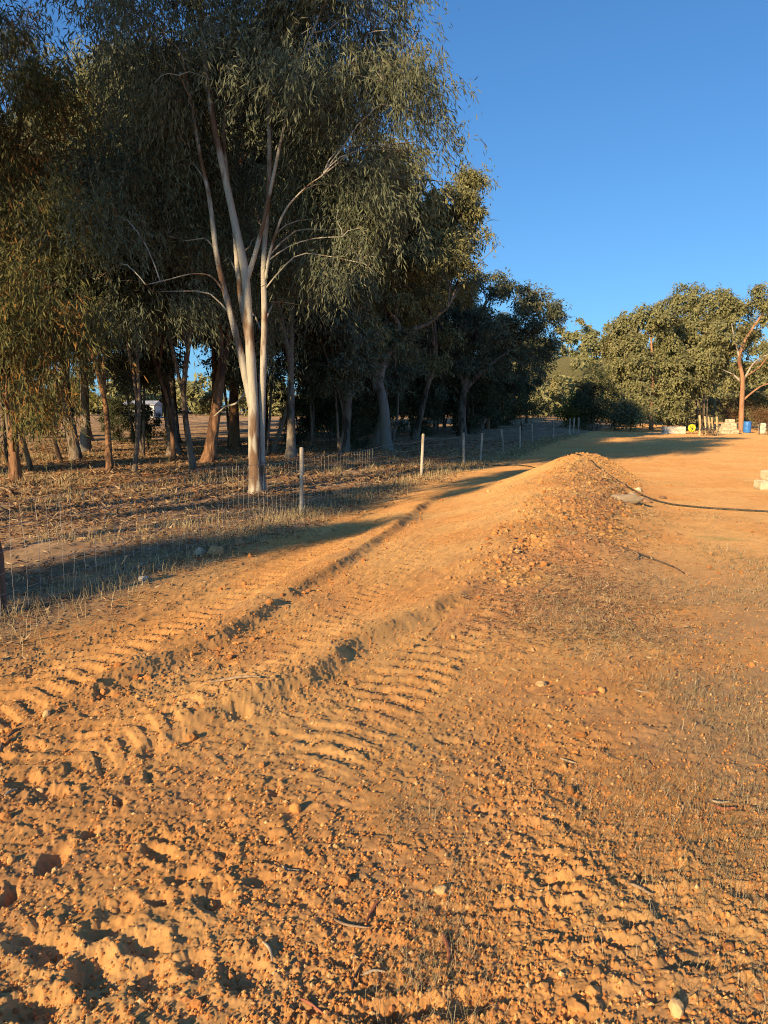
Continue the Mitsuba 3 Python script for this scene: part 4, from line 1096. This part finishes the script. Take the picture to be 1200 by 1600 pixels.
# ------------------------------------------------------------------ gravel, clods, litter, grass
def scatter(n, seed, r0, r1, a0=-30, a1=30, pw=2.0):
    rg = np.random.default_rng(seed)
    u = rg.random(n)
    r = (r0 ** (2 - pw) + u * (r1 ** (2 - pw) - r0 ** (2 - pw))) ** (1 / (2 - pw)) if pw != 2 else r0 * (r1 / r0) ** u
    a = np.radians(rg.uniform(a0, a1, n))
    return r * np.sin(a), r * np.cos(a), rg


OCT_V = np.array([(1, 0, 0), (-1, 0, 0), (0, 1, 0), (0, -1, 0), (0, 0, 1), (0, 0, -1)], float)
OCT_F = np.array([(0, 2, 4), (2, 1, 4), (1, 3, 4), (3, 0, 4), (2, 0, 5), (1, 2, 5), (3, 1, 5), (0, 3, 5)])
ICO = trimesh.creation.icosphere(subdivisions=0)
x, y, rg = scatter(52000, 91, 1.65, 11)
_, df = along(x, y, FENCE)
keep = (df > 0.5) & (n2(x, y, 1.3, 46) + .25 * rg.normal(size=len(x)) > .46)
x, y = x[keep], y[keep]
n = len(x)
s = 0.0032 + 0.0055 * rg.random(n) ** 3 + .002 * rg.random(n)
z = height(x, y) + s * .35
iv, if_ = np.array(ICO.vertices), np.array(ICO.faces)
sc = s[:, None, None] * rg.uniform(.7, 1.3, (n, 1, 3))
big = rg.random(n) < .0
v = OCT_V[None] * sc * rg.uniform(.8, 1.2, (n, 6, 1)) + np.stack([x, y, z], -1)[:, None]
yaw = rg.uniform(0, 6.3, n)
pal = np.array([(.50, .225, .075), (.42, .18, .06), (.55, .30, .11), (.34, .15, .06), (.58, .38, .18)])
pc = pal[rg.choice(5, n, p=[.4, .25, .2, .1, .05])] * rg.uniform(.8, 1.2, (n, 1))
stuff('gravel', (v.reshape(-1, 3), (OCT_F[None] + np.arange(n)[:, None, None] * 6).reshape(-1, 3)), 'stone', 'fine orange pea gravel strewn over the dirt', 'gravel', np.repeat(pc, 6, 0))

x, y, rg = scatter(11000, 92, 1.7, 19, pw=1.5)
_, df = along(x, y, FENCE)
s1_, d1_ = along(x, y, RIDGE1)
mh_ = mound_height(x, y)
pr = .03 + .9 * np.exp(-np.square((d1_ - .16) / .16)) * (s1_ < 12.5) + .9 * (mh_ > .10) * (along(x, y, MOUND)[1] > -.3) + .02 * (x > .5)
keep = (df > 0.4) & (rg.random(len(x)) < pr)
x, y = x[keep], y[keep]
n = len(x)
s = 0.007 + 0.022 * rg.random(n) ** 3.5
s *= np.where(mound_height(x, y) > .12, 1.3, 1)
z = height(x, y) + s * .25
IC1 = trimesh.creation.icosphere(subdivisions=1)      # 80 triangles a clod
iv, if_ = np.array(IC1.vertices), np.array(IC1.faces)
v = iv[None] * rg.uniform(.6, 1.15, (n, 1, 3)) * s[:, None, None]
v = v * (.45 + 1.1 * meshkit.fbm(iv[None] * 1.6 + rg.uniform(0, 90, (n, 1, 3)), 2))[..., None] + np.stack([x, y, z], -1)[:, None]
pc = pal[rg.choice(5, n, p=[.4, .3, .15, .1, .05])] * rg.uniform(.75, 1.15, (n, 1))
stuff('dirt_clods', (v.reshape(-1, 3), (if_[None] + np.arange(n)[:, None, None] * len(iv)).reshape(-1, 3)), 'stone', 'crumbled orange clods along the ridges and over the bank', 'clods', np.repeat(pc, len(iv), 0))

rg = np.random.default_rng(111)
n = 15000
t_ = rg.uniform(0, MS[-1], n)
bx, by = np.interp(t_, MS, MOUND[:, 0]), np.interp(t_, MS, MOUND[:, 1])
o = .45 + .48 * rg.normal(size=n)
x, y = bx + o * .93, by - o * .36
keep = (o > -.35) & (mound_height(x, y) > .05) & (n2(x, y, 1.7, 112) + .12 * rg.normal(size=n) > .47)
x, y = x[keep], y[keep]
n = len(x)
s = 0.006 + 0.030 * rg.random(n) ** 5
v = np.array(ICO.vertices)[None] * rg.uniform(.55, 1.2, (n, 1, 3)) * s[:, None, None] * rg.uniform(.75, 1.25, (n, 12, 1)) + np.stack([x, y, height(x, y)], -1)[:, None]
pc = soil_colour(x, y) * rg.uniform(.75, 1.15, (n, 1))
stuff('bank_rubble', (v.reshape(-1, 3), (np.array(ICO.faces)[None] + np.arange(n)[:, None, None] * 12).reshape(-1, 3)), 'stone', 'crumbled rubble on the broken right face of the dirt bank', 'rubble', np.repeat(pc, 12, 0))

# leaf and bark litter under the trees and on the right slope of the bank
x, y, rg = scatter(90000, 93, 4, 40, -32, 16, 1.6)
_, df = along(x, y, FENCE)
keep = (df < .5 + .3 * rg.normal(size=len(x))) & (n2(x, y, 1.1, 94) > .36 + .1 * rg.normal(size=len(x)))
x1, y1 = x[keep], y[keep]
x, y, rg2 = scatter(60000, 95, 4.2, 15, -8, 27, 1.6)
s_, d_ = along(x, y, MOUND)
pr = np.exp(-np.square((d_ - .75) / .6)) * (.12 + .45 * (s_ < 9)) + 2.0 * np.exp(-np.square((x - 1.7) / .6) - np.square((y - 6.4) / .9))
keep = (rg2.random(len(x)) < pr) & (d_ > -.1) & (n2(x, y, 2, 96) > .36)
x, y = np.r_[x1, x[keep]], np.r_[y1, y[keep]]
feet = [(-2.5, 15.0)] + [G(q[0], q[1]) for q in spots]
fk = rg.integers(0, len(feet), 5200)
fr = np.abs(rg.normal(size=5200)) * .45 + .08
fa = rg.uniform(0, 6.283, 5200)
x, y = np.r_[x, np.array(feet)[fk, 0] + fr * np.cos(fa)], np.r_[y, np.array(feet)[fk, 1] + fr * np.sin(fa)]
n = len(x)
d = np.stack([rg.normal(size=n), rg.normal(size=n), .25 * rg.normal(size=n) + .12], -1)
d /= np.linalg.norm(d, axis=1, keepdims=True)
rr_ = np.hypot(x, y)
L = rg.uniform(.05, .13, n) * np.clip(rr_ / 9, .7, 2.0) * np.where(np.arange(n) < len(x1), .9, .6)
v, f = leaf_mesh(np.stack([x, y, height(x, y) + .008 + .01 * rg.random(n)], -1), d, L, L * rg.uniform(.10, .22, n), rg)
pal = np.array([(.26, .155, .085), (.34, .22, .125), (.18, .105, .06), (.43, .32, .19), (.25, .11, .055)])
pc = pal[rg.choice(5, n, p=[.3, .25, .2, .15, .1])] * rg.uniform(.75, 1.2, (n, 1))
stuff('leaf_litter', (v, f), 'dry', 'dry fallen gum leaves and bark strips under the trees and on the bank', 'leaf litter', np.repeat(pc, 4, 0))


def blades(x, y, h, lean, w, seed, pal, pr, spread=.0):
    rg = np.random.default_rng(seed)
    n = len(x)
    a = rg.uniform(0, 2 * np.pi, n)
    ld = np.stack([np.cos(a), np.sin(a)], -1)
    b = np.stack([x, y, height(x, y) - .005], -1)
    sd = np.stack([-ld[:, 1], ld[:, 0], np.zeros(n)], -1) * w[:, None] / 2
    up = np.array([0, 0, 1.0])
    m = b + np.c_[ld * (h * lean * .35)[:, None], h * .62 * np.sqrt(np.maximum(1 - (lean * .7) ** 2, .03))]
    t = b + np.c_[ld * (h * lean)[:, None], h * np.sqrt(np.maximum(1 - np.minimum(lean, .99) ** 2, .02))]
    v = np.stack([b - sd, b + sd, m + sd * .7, m - sd * .7, t], 1).reshape(-1, 3)
    k = np.arange(n)[:, None] * 5
    f = np.vstack([k + [0, 1, 2], k + [0, 2, 3], k + [3, 2, 4]])
    pal = np.asarray(pal)
    c = pal[rg.choice(len(pal), n, p=pr)] * rg.uniform(.75, 1.2, (n, 1))
    return (v, f), np.repeat(c, 5, 0)


STRAW = [(.46, .36, .19), (.38, .29, .15), (.54, .44, .26), (.28, .20, .11)]
# tall dry grass along the fence and in tufts in the wood
rg = np.random.default_rng(97)
s = rg.uniform(0, 52, 24000)
q = on_fence(s, 0)
off = .12 + rg.normal(size=len(s)) * .3
x, y = q[:, 0] + off, q[:, 1] - off * .3
keep = n2(x, y, 2.2, 98) > .40 + .08 * rg.normal(size=len(s))
x, y = x[keep], y[keep]
tx, ty, rg3 = scatter(900, 99, 5, 34, -31, 12, 1.5)
_, df = along(tx, ty, FENCE)
tm = (df < .3) & (n2(tx, ty, .5, 101) > .54)
tx, ty = tx[tm], ty[tm]
k = rg.integers(0, len(tx), 15000)
sd_ = rg.uniform(.03, .22, len(tx))[k]
x, y = np.r_[x, tx[k] + rg.normal(size=len(k)) * sd_], np.r_[y, ty[k] + rg.normal(size=len(k)) * sd_]
n = len(x)
h = rg.uniform(.05, .22, n) * np.where(rg.random(n) < .05, 1.8, 1)
rr_ = np.hypot(x, y)
m, c = blades(x, y, h, rg.uniform(.3, 1.02, n), np.clip(.0028 * rr_ / 8, .003, .010), 102, STRAW, [.35, .3, .2, .15])
stuff('dry_grass', m, 'dry', 'dry straw coloured grass along the fence and among the trees', 'grass', c)
# thin flattened grass over the ground on the right
x, y, rg = scatter(120000, 103, 1.7, 14, -8, 30, 1.7)
pr = sstep(.44, .62, n2(x, y, 1.0, 104, 4)) * sstep(.1, .9, x - .12 * y) + .9 * np.exp(-np.square((x - 1.65) / .5) - np.square((y - 6.0) / 1.1)) + .8 * np.exp(-np.square((x - .08 - .03 * y) / .18)) * (y < 3.2) * (n2(x, y, 3, 105) > .5)
keep = rg.random(len(x)) < pr * .5
x, y = x[keep], y[keep]
n = len(x)
m, c = blades(x, y, rg.uniform(.03, .11, n), rg.uniform(.88, 1.1, n), np.clip(.0016 * np.hypot(x, y) / 3, .0014, .005), 106, [(.36, .28, .16), (.28, .21, .12), (.46, .38, .24), (.22, .19, .09)], [.35, .3, .2, .15])
stuff('thin_dry_grass', m, 'dry', 'thin flattened dry grass over the dirt on the right', 'grass', c)
